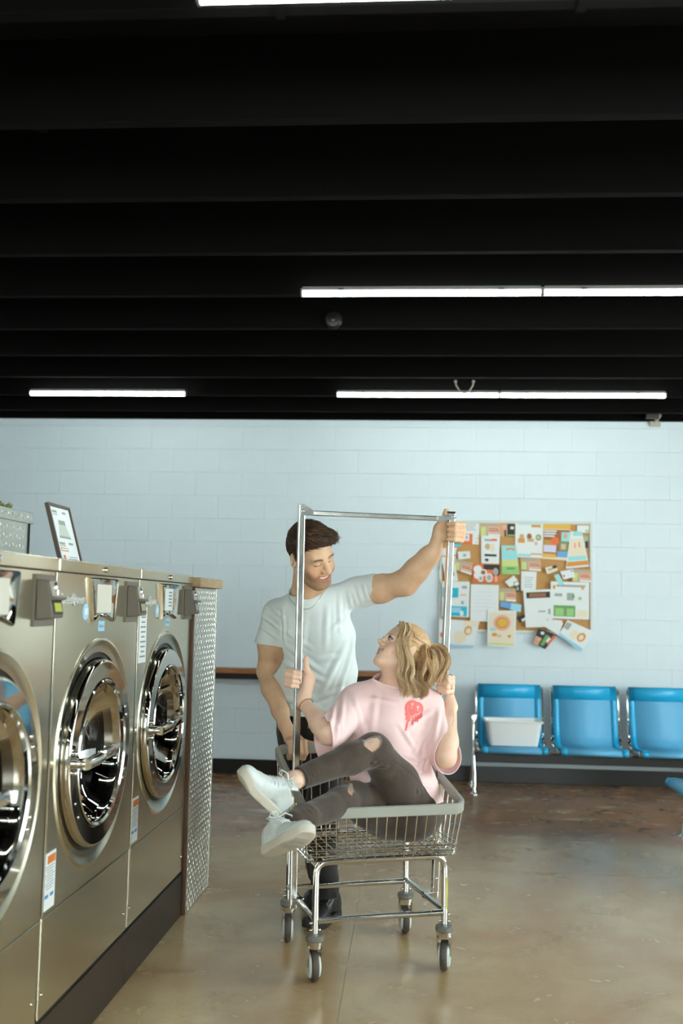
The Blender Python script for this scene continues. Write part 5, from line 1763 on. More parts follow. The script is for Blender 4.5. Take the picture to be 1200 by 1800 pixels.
rs = np.random.RandomState(5)
sel = np.nonzero((pl[:, 2] > 0.015))[0]
pick = rs.choice(sel, 2600)
S, N = len(pick), 7
paths = np.zeros((S, N, 3))
start = pl[pick]; nl = hn[pick] @ MH.A.T
cdir = np.stack([-0.75 + 0.25 * rs.randn(S), np.where(start[:, 2] > 0.06, 0.75, 0.25) + 0.15 * rs.randn(S), np.where(start[:, 2] > 0.06, 0.0, -0.8)], 1)
cdir -= nl * np.sum(cdir * nl, 1)[:, None]
cdir /= np.linalg.norm(cdir, axis=1)[:, None]
Ls = np.where(start[:, 2] > 0.06, 0.034, 0.012) * (0.6 + 0.8 * rs.rand(S))
for k in range(N):
    t = k / (N - 1)
    paths[:, k] = start - nl * 0.002 + cdir * (Ls * t)[:, None] + nl * (0.004 * math.sin(math.pi * min(1, t * 1.1)) + 0.001)
    # hug the head
    ctr = np.array([0, 0.0, 0.04])
paths[:, :, 2] -= (np.linspace(0, 1, N)[None, :] ** 2) * (Ls * np.clip(start[:, 1] / 0.1, 0, 1) * 0.12)[:, None]
pw = MH.c + MH.s * (paths @ MH.A)
sc_ = dark + (light - dark) * np.clip(rs.rand(S, 1) * 1.0 - 0.1, 0, 1) * sstep(0.0, 0.09, start[:, 2])[:, None]
sv, sf, scol = strands(pw, 0.0011, 0.0003, sc_)
HAIRM = mat('brown_hair', (60, 42, 30), 0.42, attr='Col', spec=0.4)
hair = link('hair', np_mesh('hair', np.concatenate([hv2, sv]), np.concatenate([hq, sf + len(hv2)]), np.concatenate([hc, scol])), HAIRM, man)
# lashes and brows give the downcast eyes their line
br_paths = []
for sx in (-1, 1):
    for k in range(60):
        t = rs.rand()
        x = sx * (0.013 + 0.037 * t)
        z = 0.0205 + 0.0055 * math.sin(t * 2.5) + rs.randn() * 0.0013
        y = 0.0905 - 0.012 * t ** 2 * 1.3
        p0 = np.array([x, y, z]); dr = np.array([sx * 0.009, -0.003 * t, 0.002 - 0.004 * t])
        br_paths.append([p0 + dr * q for q in (0, 0.33, 0.66, 1)])
bp = MH.c + MH.s * (np.array(br_paths) @ MH.A)
sv, sf, scol = strands(bp, 0.0009, 0.0003, np.tile(lin((52, 36, 26))[:3], (len(bp), 1)))
link('eyebrows', np_mesh('eyebrows', sv, sf, scol), HAIRM, man)

# t-shirt
TEE = mat('white_cotton', (218, 228, 228), 0.85, sheen=0.2, bump=0.05, bscale=500)
f = Field((-0.80, 4.28, 0.82), (-0.08, 4.98, 1.56), 0.005)
X1 = (1, -0.04, 0.05)
f.loft([((-0.462, 4.475, 1.455), 0.085, 0.075, SLINE), ((-0.455, 4.515, 1.40), 0.175, 0.085, SLINE), ((-0.440, 4.565, 1.28), 0.186, 0.116, SLINE), ((-0.438, 4.61, 1.12), 0.194, 0.122, X1), ((-0.446, 4.665, 0.95), 0.194, 0.128, (1, 0, 0)), ((-0.446, 4.69, 0.84), 0.194, 0.128, (1, 0, 0))], 0.03)
sR0, sR1 = m_shR + V(0.012, 0.0, 0.0), m_shR + (m_elR - m_shR) * 0.56 + V(-0.003, -0.004, 0)
f.cone(sR0, sR1, 0.070, 0.077, 0.035)
f.cone(m_neck0 + V(0, 0, -0.02), sR0, 0.055, 0.062, 0.04)
sL0, sL1 = m_shL + V(0, 0, -0.004), m_shL + (m_elL - m_shL) * 0.50
f.cone(sL0, sL1, 0.070, 0.069, 0.035)
f.cone(m_neck0 + V(0, 0, -0.01), sL0, 0.055, 0.060, 0.04)
v, Q = f.surface()
v = relax(v, Q, 1, 0.5)
n = vnormals(v, Q)
v = fold_poly(v, n, px_folds(v, Q, [
    (640, 1064, 608, 1180, 0.011, 0.008), (634, 1080, 566, 1215, 0.013, 0.009), (626, 1120, 590, 1235, 0.012, 0.008), (630, 1058, 580, 1110, 0.010, 0.006),
    (500, 1108, 548, 1140, 0.010, 0.006), (503, 1135, 566, 1182, 0.011, 0.008), (498, 1165, 575, 1200, 0.012, 0.009), (497, 1190, 555, 1232, 0.011, 0.008), (538, 1075, 530, 1150, 0.012, 0.005),
    (575, 1065, 572, 1140, 0.012, 0.005), (596, 1040, 598, 1110, 0.010, 0.006), (612, 1030, 620, 1085, 0.009, 0.007), (490, 1228, 560, 1244, 0.011, 0.008), (545, 1232, 622, 1205, 0.012, 0.008), (560, 1160, 625, 1150, 0.012, 0.006),
    (634, 1010, 646, 1054, 0.007, 0.005), (624, 1012, 636, 1058, 0.008, 0.006), (610, 1010, 626, 1062, 0.008, 0.006),
    (460, 1082, 494, 1108, 0.008, 0.005), (457, 1100, 492, 1124, 0.008, 0.005), (468, 1064, 498, 1086, 0.008, 0.005), (497, 1066, 500, 1130, 0.008, 0.006)], 4.2))
v += n * (0.006 * vnoise(v * np.array([16, 16, 8.])))[:, None]
tee = np_mesh('t_shirt', v, Q)
axR = unit(m_elR - m_shR); axL = unit(m_elL - m_shL)
cut_plane(tee, sR1 - axR * 0.02, axR + V(0.12, 0, 0), lambda c: c.x < -0.545 and c.z < 1.33 and c.z > 1.10 and (c - Vector(sR1)).length < 0.14)
cut_plane(tee, sL1 - axL * 0.005, axL, lambda c: c.x > -0.24 and c.z > 1.36)
cut_plane(tee, (-0.44, 4.66, 0.915), (0.0, 0, -1), lambda c: c.z < 1.0)
NK0 = V(0.0, -0.50, 0.86); NK = unit(NK0 - 0.75 * SLINE * float(NK0 @ SLINE)); NKP = V(-0.455, 4.445, 1.478)
cut_plane(tee, NKP, NK, lambda c: c.z > 1.36 and np.linalg.norm(np.cross(np.array(c) - m_neck0, unit(m_neck1 - m_neck0))) < 0.084)
tee_o = link('t_shirt', tee, TEE, man)
md = tee_o.modifiers.new('solid', 'SOLIDIFY'); md.thickness = 0.003; md.offset = -1
# ribbed collar follows the open neck edge
bm = bmesh.new(); bm.from_mesh(tee)
edge = [vv.co.copy() for vv in bm.verts if vv.is_boundary and vv.co.z > 1.38 and np.linalg.norm(np.cross(np.array(vv.co) - m_neck0, unit(m_neck1 - m_neck0))) < 0.096]
bm.free()
if len(edge) > 10:
    cen = sum(edge, Vector()) / len(edge)
    ua = Vector(unit(np.cross(NK, V(0, 1, 0)))); ub = Vector(np.cross(NK, np.array(ua)))
    ed = sorted(edge, key=lambda p: math.atan2((p - cen).dot(ub), (p - cen).dot(ua)))
    ed = ed[::max(1, len(ed) // 40)]
    ed = [(ed[i - 1] + ed[i] * 2 + ed[(i + 1) % len(ed)]) / 4 for i in range(len(ed))]
    MB().tube([p + Vector(NK) * 0.004 for p in ed], 1, closed=True, prof=[(0.003 * math.cos(a), 0.009 * math.sin(a)) for a in [2 * math.pi * k / 10 for k in range(10)]], up=NK).build('collar', TEE, tee_o, smooth=True)
    MB().tube([cen + (p - cen) * (1.0 + 0.15 * max(0, -(p - cen).normalized().y)) + Vector((0.01, -0.030, -0.062)) * max(0, -(p - cen).normalized().y) ** 2 + Vector((0, -0.004, 0.002)) for p in ed], 0.0016, n=6, closed=True).build('necklace', mat('silver_chain', (215, 210, 196), 0.3, 1.0), man, smooth=True)

# trousers
BLK = mat('black_denim', (20, 18, 17), 0.8, sheen=0.15, bump=0.05, bscale=300)
f = Field((-0.66, 4.44, 0.05), (-0.22, 5.16, 1.0), 0.006)
f.loft([((-0.442, 4.685, 1.01), 0.160, 0.105, (1, 0, 0)), ((-0.442, 4.69, 0.95), 0.162, 0.108, (1, 0, 0)), ((-0.445, 4.72, 0.86), 0.165, 0.115, (1, 0, 0)), ((-0.445, 4.74, 0.78), 0.165, 0.11, (1, 0, 0))], 0.03)
f.chain([V(-0.365, 4.73, 0.83), V(-0.395, 4.60, 0.47), V(-0.372, 4.64, 0.13)], [0.094, 0.072, 0.062], 0.04)
f.chain([V(-0.53, 4.76, 0.83), V(-0.455, 4.80, 0.46), V(-0.43, 4.98, 0.13)], [0.094, 0.072, 0.062], 0.04)
v, Q = f.surface()
n = vnormals(v, Q)
v = v + n * (0.010 * vnoise(v * np.array([14, 14, 26.])))[:, None]
link('trousers', np_mesh('trousers', v, Q), BLK, man)

# ------------------------------------------------------------------ shoes
def make_shoe(parent, heel, toe, up, m_up, m_sole, m_lace, high=0.0, L=0.285, tread=None, bow=True):
    heel = V(*heel); toe = V(*toe)
    y = unit(toe - heel); z = unit(V(*up) - y * float(np.dot(up, y))); x = np.cross(y, z)
    A = np.stack([x, y, z], 0)
    s = L / 0.285
    def W(p): return heel + s * (np.asarray(p, float) @ A)
    root = empty('shoe'); root.parent = parent
    def outline(P, g):
        a = d_cone((P[0], P[1], 0 * P[2]), (0.0, 0.034, 0), (0.003, 0.19, 0), 0.033 + g, 0.046 + g)
        b = d_cone((P[0], P[1], 0 * P[2]), (0.003, 0.19, 0), (-0.002, 0.240, 0), 0.046 + g, 0.040 + g)
        return smin(a, b, 0.015)
    f = Field((-0.07, -0.02, -0.01), (0.07, 0.31, 0.06), 0.0028)
    def sole(P):
        o = outline(P, 0.0)
        zz = np.abs(P[2] - 0.016) - 0.016
        return smax(o, zz + 0 * o, 0.006)
    f.put(sole, f.lo, f.lo + f.h * f.n, 0, pad=0)
    v, Q = f.surface()
    v[:, 2] += 0.018 * sstep(0.19, 0.285, v[:, 1]) ** 1.5
    link('sole', np_mesh('sole', v @ A * s + heel, Q), m_sole, root)
    f = Field((-0.07, -0.02, 0.0), (0.07, 0.31, 0.17 + high), 0.003)
    def upper(P):
        d = d_ell(P, (0.001, 0.195, 0.024), (0.044, 0.085, 0.042))
        d = smin(d, d_ell(P, (0, 0.045, 0.05), (0.034, 0.046, 0.060)), 0.03)
        d = smin(d, d_cone(P, (0, 0.175, 0.040), (0, 0.085, 0.078), 0.032, 0.034), 0.03)
        d = smin(d, d_cone(P, (0, 0.085, 0.075), (0, 0.060, 0.105 + high), 0.034, 0.033), 0.03)
        d = smax(d, outline(P, -0.003), 0.004)
        d = smax(d, 0.010 - P[2] + 0 * d, 0.003)
        # collar cut and hollow for the ankle
        pl_ = (P[2] - (0.094 + high)) * 0.94 - (P[1] - 0.06) * 0.36
        d = smax(d, pl_ + 0 * d, 0.004)
        d = smax(d, -d_cone(P, (0, 0.056, 0.07), (0, 0.05, 0.20 + high), 0.027, 0.031), 0.004)
        return d
    f.put(upper, f.lo, f.lo + f.h * f.n, 0, pad=0)
    v, Q = f.surface()
    # stitched overlays: shallow steps in the leather
    zt = v[:, 2]
    step = 0.0016 * sstep(0.196, 0.199, v[:, 1]) - 0.0014 * (np.abs(((v[:, 1] + 0.5 * (zt - 0.03)) - 0.105) % 0.011 - 0.0055) < 0.0012) * (np.abs(v[:, 1] - 0.12) < 0.030) * (np.abs(v[:, 0]) > 0.02) * (zt < 0.075)
    step += 0.0015 * sstep(0.050, 0.047, v[:, 1]) * (zt > 0.03)
    n = vnormals(v, Q)
    v = v + n * step[:, None]
    v[:, 2] += 0.014 * sstep(0.19, 0.285, v[:, 1]) ** 1.5
    link('upper', np_mesh('upper', v @ A * s + heel, Q), m_up, root)
    # tongue and laces
    tg = MB()
    rows_ = []
    for t in range(7):
        q = t / 6
        yy = 0.155 - 0.105 * q; zz = 0.074 + 0.052 * q + high * q
        w_ = 0.022 + 0.006 * q
        rows_.append([tg.bm.verts.new(W((xx * w_, yy, zz - 0.006 * xx * xx))) for xx in (-1, -0.5, 0, 0.5, 1)])
    for t in range(6):
        for k in range(4):
            tg.bm.faces.new([rows_[t][k], rows_[t][k + 1], rows_[t + 1][k + 1], rows_[t + 1][k]])
    o = tg.build('tongue', m_up, root, smooth=True)
    md = o.modifiers.new('solid', 'SOLIDIFY'); md.thickness = 0.006
    for k in range(6):
        q = k / 5
        yy = 0.162 - 0.072 * q; zz = 0.0755 + 0.034 * q
        w_ = 0.021 + 0.005 * q
        MB().tube([W((-w_ - 0.004, yy - 0.004, zz - 0.010)), W((-w_, yy, zz - 0.001)), W((0, yy + 0.003, zz + 0.005)), W((w_, yy, zz - 0.001)), W((w_ + 0.004, yy - 0.004, zz - 0.010))], 0.0030 * s, n=6).build('lace', m_lace, root, smooth=True)
    if bow:
        for sx in (-1, 1):
            MB().tube([W((0, 0.088, 0.116)), W((sx * 0.018, 0.10, 0.130)), W((sx * 0.042, 0.108, 0.122)), W((sx * 0.046, 0.10, 0.108)), W((sx * 0.025, 0.092, 0.110)), W((0, 0.088, 0.116))], 0.0026 * s, n=6).build('lace_loop', m_lace, root, smooth=True)
            MB().tube([W((0, 0.088, 0.116)), W((sx * 0.012, 0.075, 0.124)), W((sx * 0.022, 0.062, 0.142))], 0.0022 * s, n=6).build('lace_end', m_lace, root, smooth=True)
    if tread:
        for (y0, nb) in ((0.165, 9), (0.225, 7)):
            for k in range(nb):
                yy = y0 + (k - nb / 2) * 0.0052
                zb = 0.0 + 0.018 * float(sstep(0.19, 0.285, yy)) ** 1.5
                MB().tube([W((-0.026, yy, zb - 0.0006)), W((0.030, yy, zb - 0.0006))], 0.0013 * s, n=5).build('tread_bar', tread, root)
    return root
BLK_LEATHER = mat('black_leather', (22, 20, 19), 0.4, bump=0.06, bscale=120)
BLK_SOLE = mat('black_sole', (26, 24, 22), 0.6)
make_shoe(man, (-0.318, 4.715, 0.004), (-0.432, 4.455, 0.004), (0, 0, 1), BLK_LEATHER, BLK_SOLE, RUBBER, high=0.02, L=0.30)
make_shoe(man, (-0.40, 5.03, 0.004), (-0.46, 4.755, 0.004), (0, 0, 1), BLK_LEATHER, BLK_SOLE, RUBBER, high=0.02, L=0.30)
# dark ring on the raised hand
a_ = unit(tipsML[2] - pR)
ring_on(man, 'finger_ring', pR + 1.14 * (unit(V(0.93, -0.36, 0.05)) * 0.036 + V(0, -1, 0) * 0.0 + V(0, 0, -0.0115)), (0.25, -0.95, 0), 0.0118, 0.0022, RUBBER)
def settle(person):
    inv = Matrix.Translation(person.location).inverted()
    for ch in person.children:
        ch.matrix_parent_inverse = inv
settle(man)
# ------------------------------------------------------------------ THE WOMAN
woman = empty('person', (-0.06, 4.18, 0.47))
tag(woman, 'blonde woman in a pink t-shirt and black jeans sitting in the cart, looking up', 'person')
WH = Head((-0.0348, 4.15, 1.241), (-0.7994, -0.323, 0.5067), (0.4185, 0.3059, 0.8552), 0.93, True)
w_nb, w_ht = V(-0.062, 4.205, 1.085), WH.w((0, -0.035, -0.050))
w_shR, w_elR, w_wrR = V(-0.235, 4.16, 1.028), at(577, 1289, 3.95), at(533, 1234, 4.085)
w_shL, w_elL, w_wrL = V(0.085, 4.275, 1.015), at(783, 1330, 4.12), at(793, 1243, 4.275)
w_hipL, w_knL, w_anL = V(0.035, 4.19, 0.575), at(657, 1318, 3.97), at(516, 1372, 3.73)
w_hipR, w_knR, w_anR = V(-0.10, 4.20, 0.565), at(622, 1402, 4.00), at(536, 1436, 3.70)
WSL = unit(w_shL - w_shR)
fld = Field((-0.56, 3.52, 0.46), (0.26, 4.36, 1.40), 0.0029)
WH.put(fld)
fld.cone(w_nb, w_ht, 0.052, 0.047, 0.03)
fld.cone(w_nb + V(-0.02, -0.01, 0.01), WH.w((0, 0.02, -0.075)), 0.040, 0.034, 0.03)
fld.loft([((-0.065, 4.215, 1.05), 0.13, 0.06, WSL), ((-0.075, 4.205, 0.95), 0.14, 0.075, WSL), ((-0.08, 4.20, 0.78), 0.12, 0.08, WSL), ((-0.04, 4.20, 0.60), 0.135, 0.085, WSL)])
fld.chain([w_shR, w_elR], [0.045, 0.040], 0.03)
fld.chain([w_elR, w_elR * 0.7 + w_wrR * 0.3, w_wrR], [0.040, 0.040, 0.0235], 0.03)
fld.chain([w_shL, w_elL], [0.045, 0.040], 0.03)
fld.chain([w_elL, w_elL * 0.7 + w_wrL * 0.3, w_wrL], [0.040, 0.040, 0.0235], 0.03)
for h_, k_, a_ in ((w_hipL, w_knL, w_anL), (w_hipR, w_knR, w_anR)):
    fld.chain([h_, k_, k_ * 0.7 + a_ * 0.3, a_, a_ + (a_ - k_) * 0.06], [0.065, 0.042, 0.042, 0.030, 0.029], 0.03)
pL = V(*cart_w(*at_post(PL0, PL1, 1.113)))
pR2 = V(*cart_w(*at_post(PR0, PR1, 1.095)))
tipsWR, thWR = grip_hand(fld, pL, (0.16, 0, 1), (-0.95, 0.25, 0.15), (-0.15, -1, 0), w_wrR, s=1.03, rp=0.0155, thumb='up', spread=1.0)
tipsWL, thWL = grip_hand(fld, pR2, (0.03, 0, 1), (0.45, -0.9, 0), (-0.9, -0.45, 0), w_wrL, s=1.0, rp=0.0155, thumb='wrap', spread=1.0)
v, Q = fld.surface()
del fld
v = relax(v, Q, 1, 0.35)
base = np.array(lin((232, 194, 170))[:3])
col = np.tile(base, (len(v), 1))
col *= (1 + 0.07 * vnoise(v * 55) + 0.06 * vnoise(v * 14))[:, None]
col = paint_head(col, v, WH, lin((208, 132, 118))[:3], lin((140, 104, 72))[:3], blush=lin((222, 150, 122))[:3])
p = WH.l(v)
# open eyes: the ball shows between painted lid lines
ex_, ez_ = np.abs(p[:, 0]) - 0.031, p[:, 2] - 0.004
eye = (p[:, 1] > 0.07) & (((ex_ / 0.0125) ** 2 + ((ez_ - 0.0005) / (0.0062)) ** 2) < 1)
col[eye] = lin((214, 208, 200))[:3]
iris = eye & ((ex_ ** 2 + (ez_ - 0.002) ** 2) < 0.0052 ** 2)
col[iris] = lin((96, 112, 110))[:3]
pup = eye & ((ex_ ** 2 + (ez_ - 0.002) ** 2) < 0.0025 ** 2)
col[pup] = (0.01, 0.01, 0.01)
lidl = (p[:, 1] > 0.062) & (np.abs(np.sqrt((ex_ / 0.0132) ** 2 + ((ez_ - 0.0005) / 0.0072) ** 2) - 1.0) < np.where(ez_ > 0, 0.24, 0.12))
col[lidl] = col[lidl] * 0.15 + np.array(lin((64, 46, 36))[:3]) * 0.85
link('body', np_mesh('body', v, Q, col), SKIN_W, woman)
teeth(WH, woman)
# upper lashes
rs = np.random.RandomState(9)
lp = []
for sx in (-1, 1):
    for k in range(22):
        t = k / 21 * 2 - 1
        p0 = np.array([sx * (0.031 + 0.0135 * t), 0.0865 - 0.004 * t * t, 0.004 + 0.0072 * math.sqrt(max(0, 1 - t * t * 0.9))])
        dr = np.array([sx * 0.003 * t, 0.008, 0.004])
        lp.append([p0, p0 + dr * 0.5 + [0, 0, -0.0005], p0 + dr])
lw = WH.c + WH.s * (np.array(lp) @ WH.A)
sv, sf, scol = strands(lw, 0.0006, 0.0002, np.tile(lin((50, 36, 28))[:3], (len(lw), 1)))
BLOND = mat('blonde_hair', (196, 164, 116), 0.40, attr='Col', spec=0.45)
link('eyelashes', np_mesh('eyelashes', sv, sf, scol), BLOND, woman)

# hair: scalp cap, strands drawn back to the tie, half-up tail and loose waves
def thick_w(L):
    a = d_ell(L, (0, -0.016, 0.036), (0.083, 0.104, 0.091))
    b = d_ell(L, (0, -0.050, -0.02), (0.070, 0.062, 0.07))
    return smin(a, b, 0.02)
HLw = ([-0.13, -0.07, -0.03, 0.0, 0.02, 0.034, 0.055, 0.075, 0.09, 0.13], [-0.085, -0.085, -0.05, -0.012, 0.005, 0.030, 0.064, 0.084, 0.092, 0.092])
hv, hq = hair_cap(WH, woman, 'hair', None, 0.003, thick_w, HLw)
hv = relax(hv, hq, 1, 0.4)
hn = vnormals(hv, hq)
pl_ = WH.l(hv)
TIE = np.array([-0.012, -0.103, 0.062])
D_, M_, L_ = (np.array(lin(c)[:3]) for c in ((136, 98, 64), (206, 166, 116), (242, 218, 178)))
def tone3(t):
    t = np.clip(t, 0, 1)[:, None]
    return np.where(t < 0.5, D_ + (M_ - D_) * t * 2, M_ + (L_ - M_) * (t * 2 - 1))
rad = np.linalg.norm(pl_ - TIE, axis=1)
ang = np.arctan2(pl_[:, 0], pl_[:, 2] - 0.03)
hc = tone3(0.40 + 1.0 * vnoise(np.stack([ang * 22, rad * 12, pl_[:, 1] * 10], 1)))
hv = hv + hn * (0.0035 * vnoise(np.stack([ang * 20, rad * 10, pl_[:, 1] * 8], 1)))[:, None]
P_, C_ = [], []
def one_lock(guide, n, r0, r1, wave=0.006, freq=2.2, tone=0.5, N=22, seed=0, phase=0.0):
    """strands that run along a world-space guide with a shared wave"""
    rs_ = np.random.RandomState(seed)
    g = np.array(guide, float)
    # Catmull-Rom resample
    gp = np.vstack([2 * g[0] - g[1], g, 2 * g[-1] - g[-2]])
    tt = np.linspace(0, len(g) - 1 - 1e-6, N)
    i = tt.astype(int); f_ = (tt - i)[:, None]
    a, b, c, d = gp[i], gp[i + 1], gp[i + 2], gp[i + 3]
    cr = 0.5 * ((2 * b) + (-a + c) * f_ + (2 * a - 5 * b + 4 * c - d) * f_ ** 2 + (-a + 3 * b - 3 * c + d) * f_ ** 3)
    T = np.gradient(cr, axis=0); T /= np.linalg.norm(T, axis=1)[:, None]
    A = np.cross(T, [0.1, 1, 0.1]); A /= np.linalg.norm(A, axis=1)[:, None]
    B = np.cross(T, A)
    t = np.linspace(0, 1, N)
    rr = r0 + (r1 - r0) * np.sin(math.pi * np.clip(t * 0.75 + 0.05, 0, 1))
    rr = rr * (1 - 0.55 * t ** 4)
    for k in range(n):
        q = rs_.rand() * 2 * math.pi; m = math.sqrt(rs_.rand())
        ph = phase + rs_.randn() * 0.4; am = wave * (0.5 + 0.9 * rs_.rand())
        off = (np.cos(q) * A + np.sin(q) * B) * (m * rr)[:, None]
        w_ = (np.sin(2 * math.pi * freq * t + ph) * am * t ** 0.6)[:, None] * A + (np.cos(2 * math.pi * freq * t + ph) * am * 0.6 * t ** 0.6)[:, None] * B
        e = 1.0 - 0.12 * rs_.rand()
        path = cr + off + w_
        if e < 1:
            x = t * e
            path = np.stack([np.interp(x, t, path[:, j]) for j in range(3)], 1)
        P_.append(path)
        C_.append(tone + 0.22 * rs_.randn() + 0.25 * (m * math.cos(q)))
def bundle(guide, n, r0, r1, wave=0.006, freq=2.2, tone=0.5, N=22, seed=0):
    rb = np.random.RandomState(seed + 50)
    g = np.array(guide, float)
    m = 13
    T = g[-1] - g[0]
    A = unit(np.cross(T, V(0.1, 1, 0.1))); B = unit(np.cross(T, A))
    for j in range(m):
        q = rb.rand() * 6.283; rr = math.sqrt(rb.rand())
        sc = np.linspace(0, 1, len(g))
        w_ = r0 * 0.9 + (r1 * 1.15 - r0 * 0.9) * np.sin(math.pi * np.clip(sc * 0.7, 0, 1))
        gj = g + ((A * math.cos(q) + B * math.sin(q))[None, :] * (rr * w_)[:, None]) + rb.randn(len(g), 3) * 0.0022
        end = rb.uniform(0.88, 1.04)
        gj[-1] = gj[-2] + (gj[-1] - gj[-2]) * end * 1.0
        one_lock(gj, int(n * 3.0 / m), 0.0035, 0.0075, wave * rb.uniform(0.5, 1.15), freq * rb.uniform(0.8, 1.25), tone + 0.16 * rb.randn(), N, seed * 31 + j, phase=rb.uniform(-1.2, 1.2))
# strands over the crown, hairline to tie
rs = np.random.RandomState(4)
for k in range(1300):
    th = rs.uniform(-1.35, 1.35)
    y0 = 0.075 - 0.06 * abs(th) ** 1.5 + rs.randn() * 0.012
    p0 = np.array([0.083 * math.sin(th), y0, 0.036 + 0.091 * math.cos(th) * 0.92])
    pts = []
    for q in np.linspace(0, 1, 22):
        p = p0 * (1 - q) + TIE * q
        c0 = np.array([0, -0.016, 0.036])
        d = (p - c0) / np.array([0.0845, 0.106, 0.093])
        p = c0 + (p - c0) / max(np.linalg.norm(d), 1e-6) * (1.0 + 0.012 * rs.rand())
        pts.append(WH.w(p))
    P_.append(np.array(pts)); C_.append(0.45 + 0.25 * rs.randn())
# side strands from the part down past the ear
NS = -1   # the woman's left side faces the camera (local -x)
def hw(x, y, z): return WH.w((x, y, z))
front = [hw(-0.030, 0.070, 0.098), hw(-0.068, 0.060, 0.062), hw(-0.083, 0.046, 0.010), at(713, 1165, 4.065), at(706, 1188, 4.06), at(717, 1208, 4.05), at(712, 1226, 4.05)]
bundle(front, 130, 0.012, 0.022, 0.010, 1.7, 0.68, seed=1)
front2 = [hw(-0.045, 0.050, 0.102), hw(-0.082, 0.042, 0.062), hw(-0.090, 0.036, 0.000), at(722, 1176, 4.06), at(716, 1196, 4.055), at(728, 1212, 4.05), at(736, 1226, 4.05)]
bundle(front2, 130, 0.009, 0.017, 0.010, 1.8, 0.6, seed=2)
mid = [hw(-0.072, -0.052, 0.050), hw(-0.086, -0.058, 0.008), at(740, 1175, 4.08), at(733, 1196, 4.07), at(741, 1214, 4.06), at(735, 1230, 4.055)]
bundle(mid, 120, 0.014, 0.022, 0.010, 1.6, 0.42, seed=3)
mid2 = [hw(-0.060, -0.070, 0.045), hw(-0.078, -0.072, 0.000), at(752, 1178, 4.12), at(747, 1196, 4.10), at(741, 1210, 4.08)]
bundle(mid2, 110, 0.016, 0.022, 0.009, 1.6, 0.38, seed=4)
back = [hw(0.0, -0.10, 0.03), hw(-0.01, -0.108, -0.02), at(742, 1180, 4.20), at(735, 1200, 4.17), at(728, 1215, 4.14)]
bundle(back, 110, 0.022, 0.026, 0.006, 1.6, 0.36, seed=5)
far = [hw(0.070, 0.03, 0.06), hw(0.085, 0.0, 0.0), at(676, 1178, 4.24), at(668, 1190, 4.24)]
bundle(far, 70, 0.010, 0.014, 0.004, 1.5, 0.55, seed=6)
tie = WH.w(TIE)
tail = [tie, tie + V(0.018, 0.0, 0.012), at(774, 1142, 4.185), at(778, 1162, 4.18), at(770, 1182, 4.17), at(766, 1206, 4.16)]
bundle(tail, 170, 0.010, 0.030, 0.011, 1.6, 0.5, seed=7)
tail2 = [tie, tie + V(0.010, -0.01, 0.002), at(766, 1150, 4.15), at(764, 1172, 4.14), at(756, 1190, 4.13), at(762, 1206, 4.12)]
bundle(tail2, 110, 0.008, 0.020, 0.010, 1.8, 0.6, seed=8)
pw = np.array(P_); tc_ = tone3(np.array(C_))
sv, sf, scol = strands(pw, 0.00085, 0.0003, tc_)
link('hair', np_mesh('hair', np.concatenate([hv, sv]), np.concatenate([hq, sf + len(hv)]), np.concatenate([hc, scol])), BLOND, woman)
ring_on(woman, 'hair_tie', tie + V(0.004, 0, 0.002), V(0.018, 0.0, 0.006), 0.013, 0.004, mat('dark_hair_tie', (70, 52, 38), 0.6))

# pink t-shirt
PINK = mat('pink_cotton', (238, 204, 203), 0.85, sheen=0.2, bump=0.05, bscale=500)
f = Field((-0.44, 3.86, 0.46), (0.30, 4.44, 1.15), 0.005)
f.loft([((-0.063, 4.208, 1.090), 0.075, 0.062, WSL), ((-0.070, 4.215, 1.040), 0.165, 0.075, WSL), ((-0.085, 4.190, 0.93), 0.175, 0.112, WSL), ((-0.092, 4.180, 0.80), 0.172, 0.118, WSL), ((-0.055, 4.185, 0.66), 0.175, 0.125, WSL), ((-0.02, 4.19, 0.56), 0.18, 0.125, WSL)], 0.03)
sR1 = w_elR + V(-0.004, 0.004, -0.012)
sL1 = w_elL + V(0.004, 0.012, -0.006)
f.cone(w_shR + V(0.02, 0, 0), sR1, 0.060, 0.072, 0.04)
f.cone(sR1, sR1 + V(-0.05, -0.03, -0.045), 0.072, 0.074, 0.02)
f.cone(w_nb + V(-0.03, 0, -0.025), w_shR, 0.045, 0.052, 0.04)
f.cone(w_shL + V(-0.015, 0, 0), sL1, 0.058, 0.062, 0.04)
f.cone(sL1, sL1 + V(0.02, -0.05, 0.0), 0.062, 0.062, 0.02)
f.cone(w_nb + V(0.03, 0, -0.025), w_shL, 0.045, 0.050, 0.04)
v, Q = f.surface()
v = relax(v, Q, 1, 0.5)
n = vnormals(v, Q)
v = fold_poly(v, n, px_folds(v, Q, [
    (603, 1222, 600, 1300, 0.010, 0.008), (618, 1215, 640, 1290, 0.012, 0.006), (662, 1212, 652, 1290, 0.013, 0.006), (640, 1225, 700, 1236, 0.010, 0.004), (700, 1270, 735, 1325, 0.010, 0.006),
    (757, 1250, 712, 1285, 0.010, 0.007), (757, 1275, 722, 1335, 0.011, 0.008), (756, 1305, 735, 1370, 0.010, 0.008), (712, 1328, 757, 1342, 0.008, 0.007), (722, 1352, 760, 1362, 0.008, 0.006), (735, 1375, 762, 1385, 0.008, 0.005),
    (592, 1232, 574, 1292, 0.010, 0.007), (600, 1240, 592, 1300, 0.009, 0.006), (583, 1238, 565, 1275, 0.009, 0.006), (772, 1245, 762, 1310, 0.010, 0.007)], 3.75))
v += n * (0.007 * vnoise(v * np.array([16, 16, 9.])))[:, None]
tee = np_mesh('t_shirt', v, Q)
aR = unit(w_elR - w_shR); aL = unit(w_elL - w_shL)
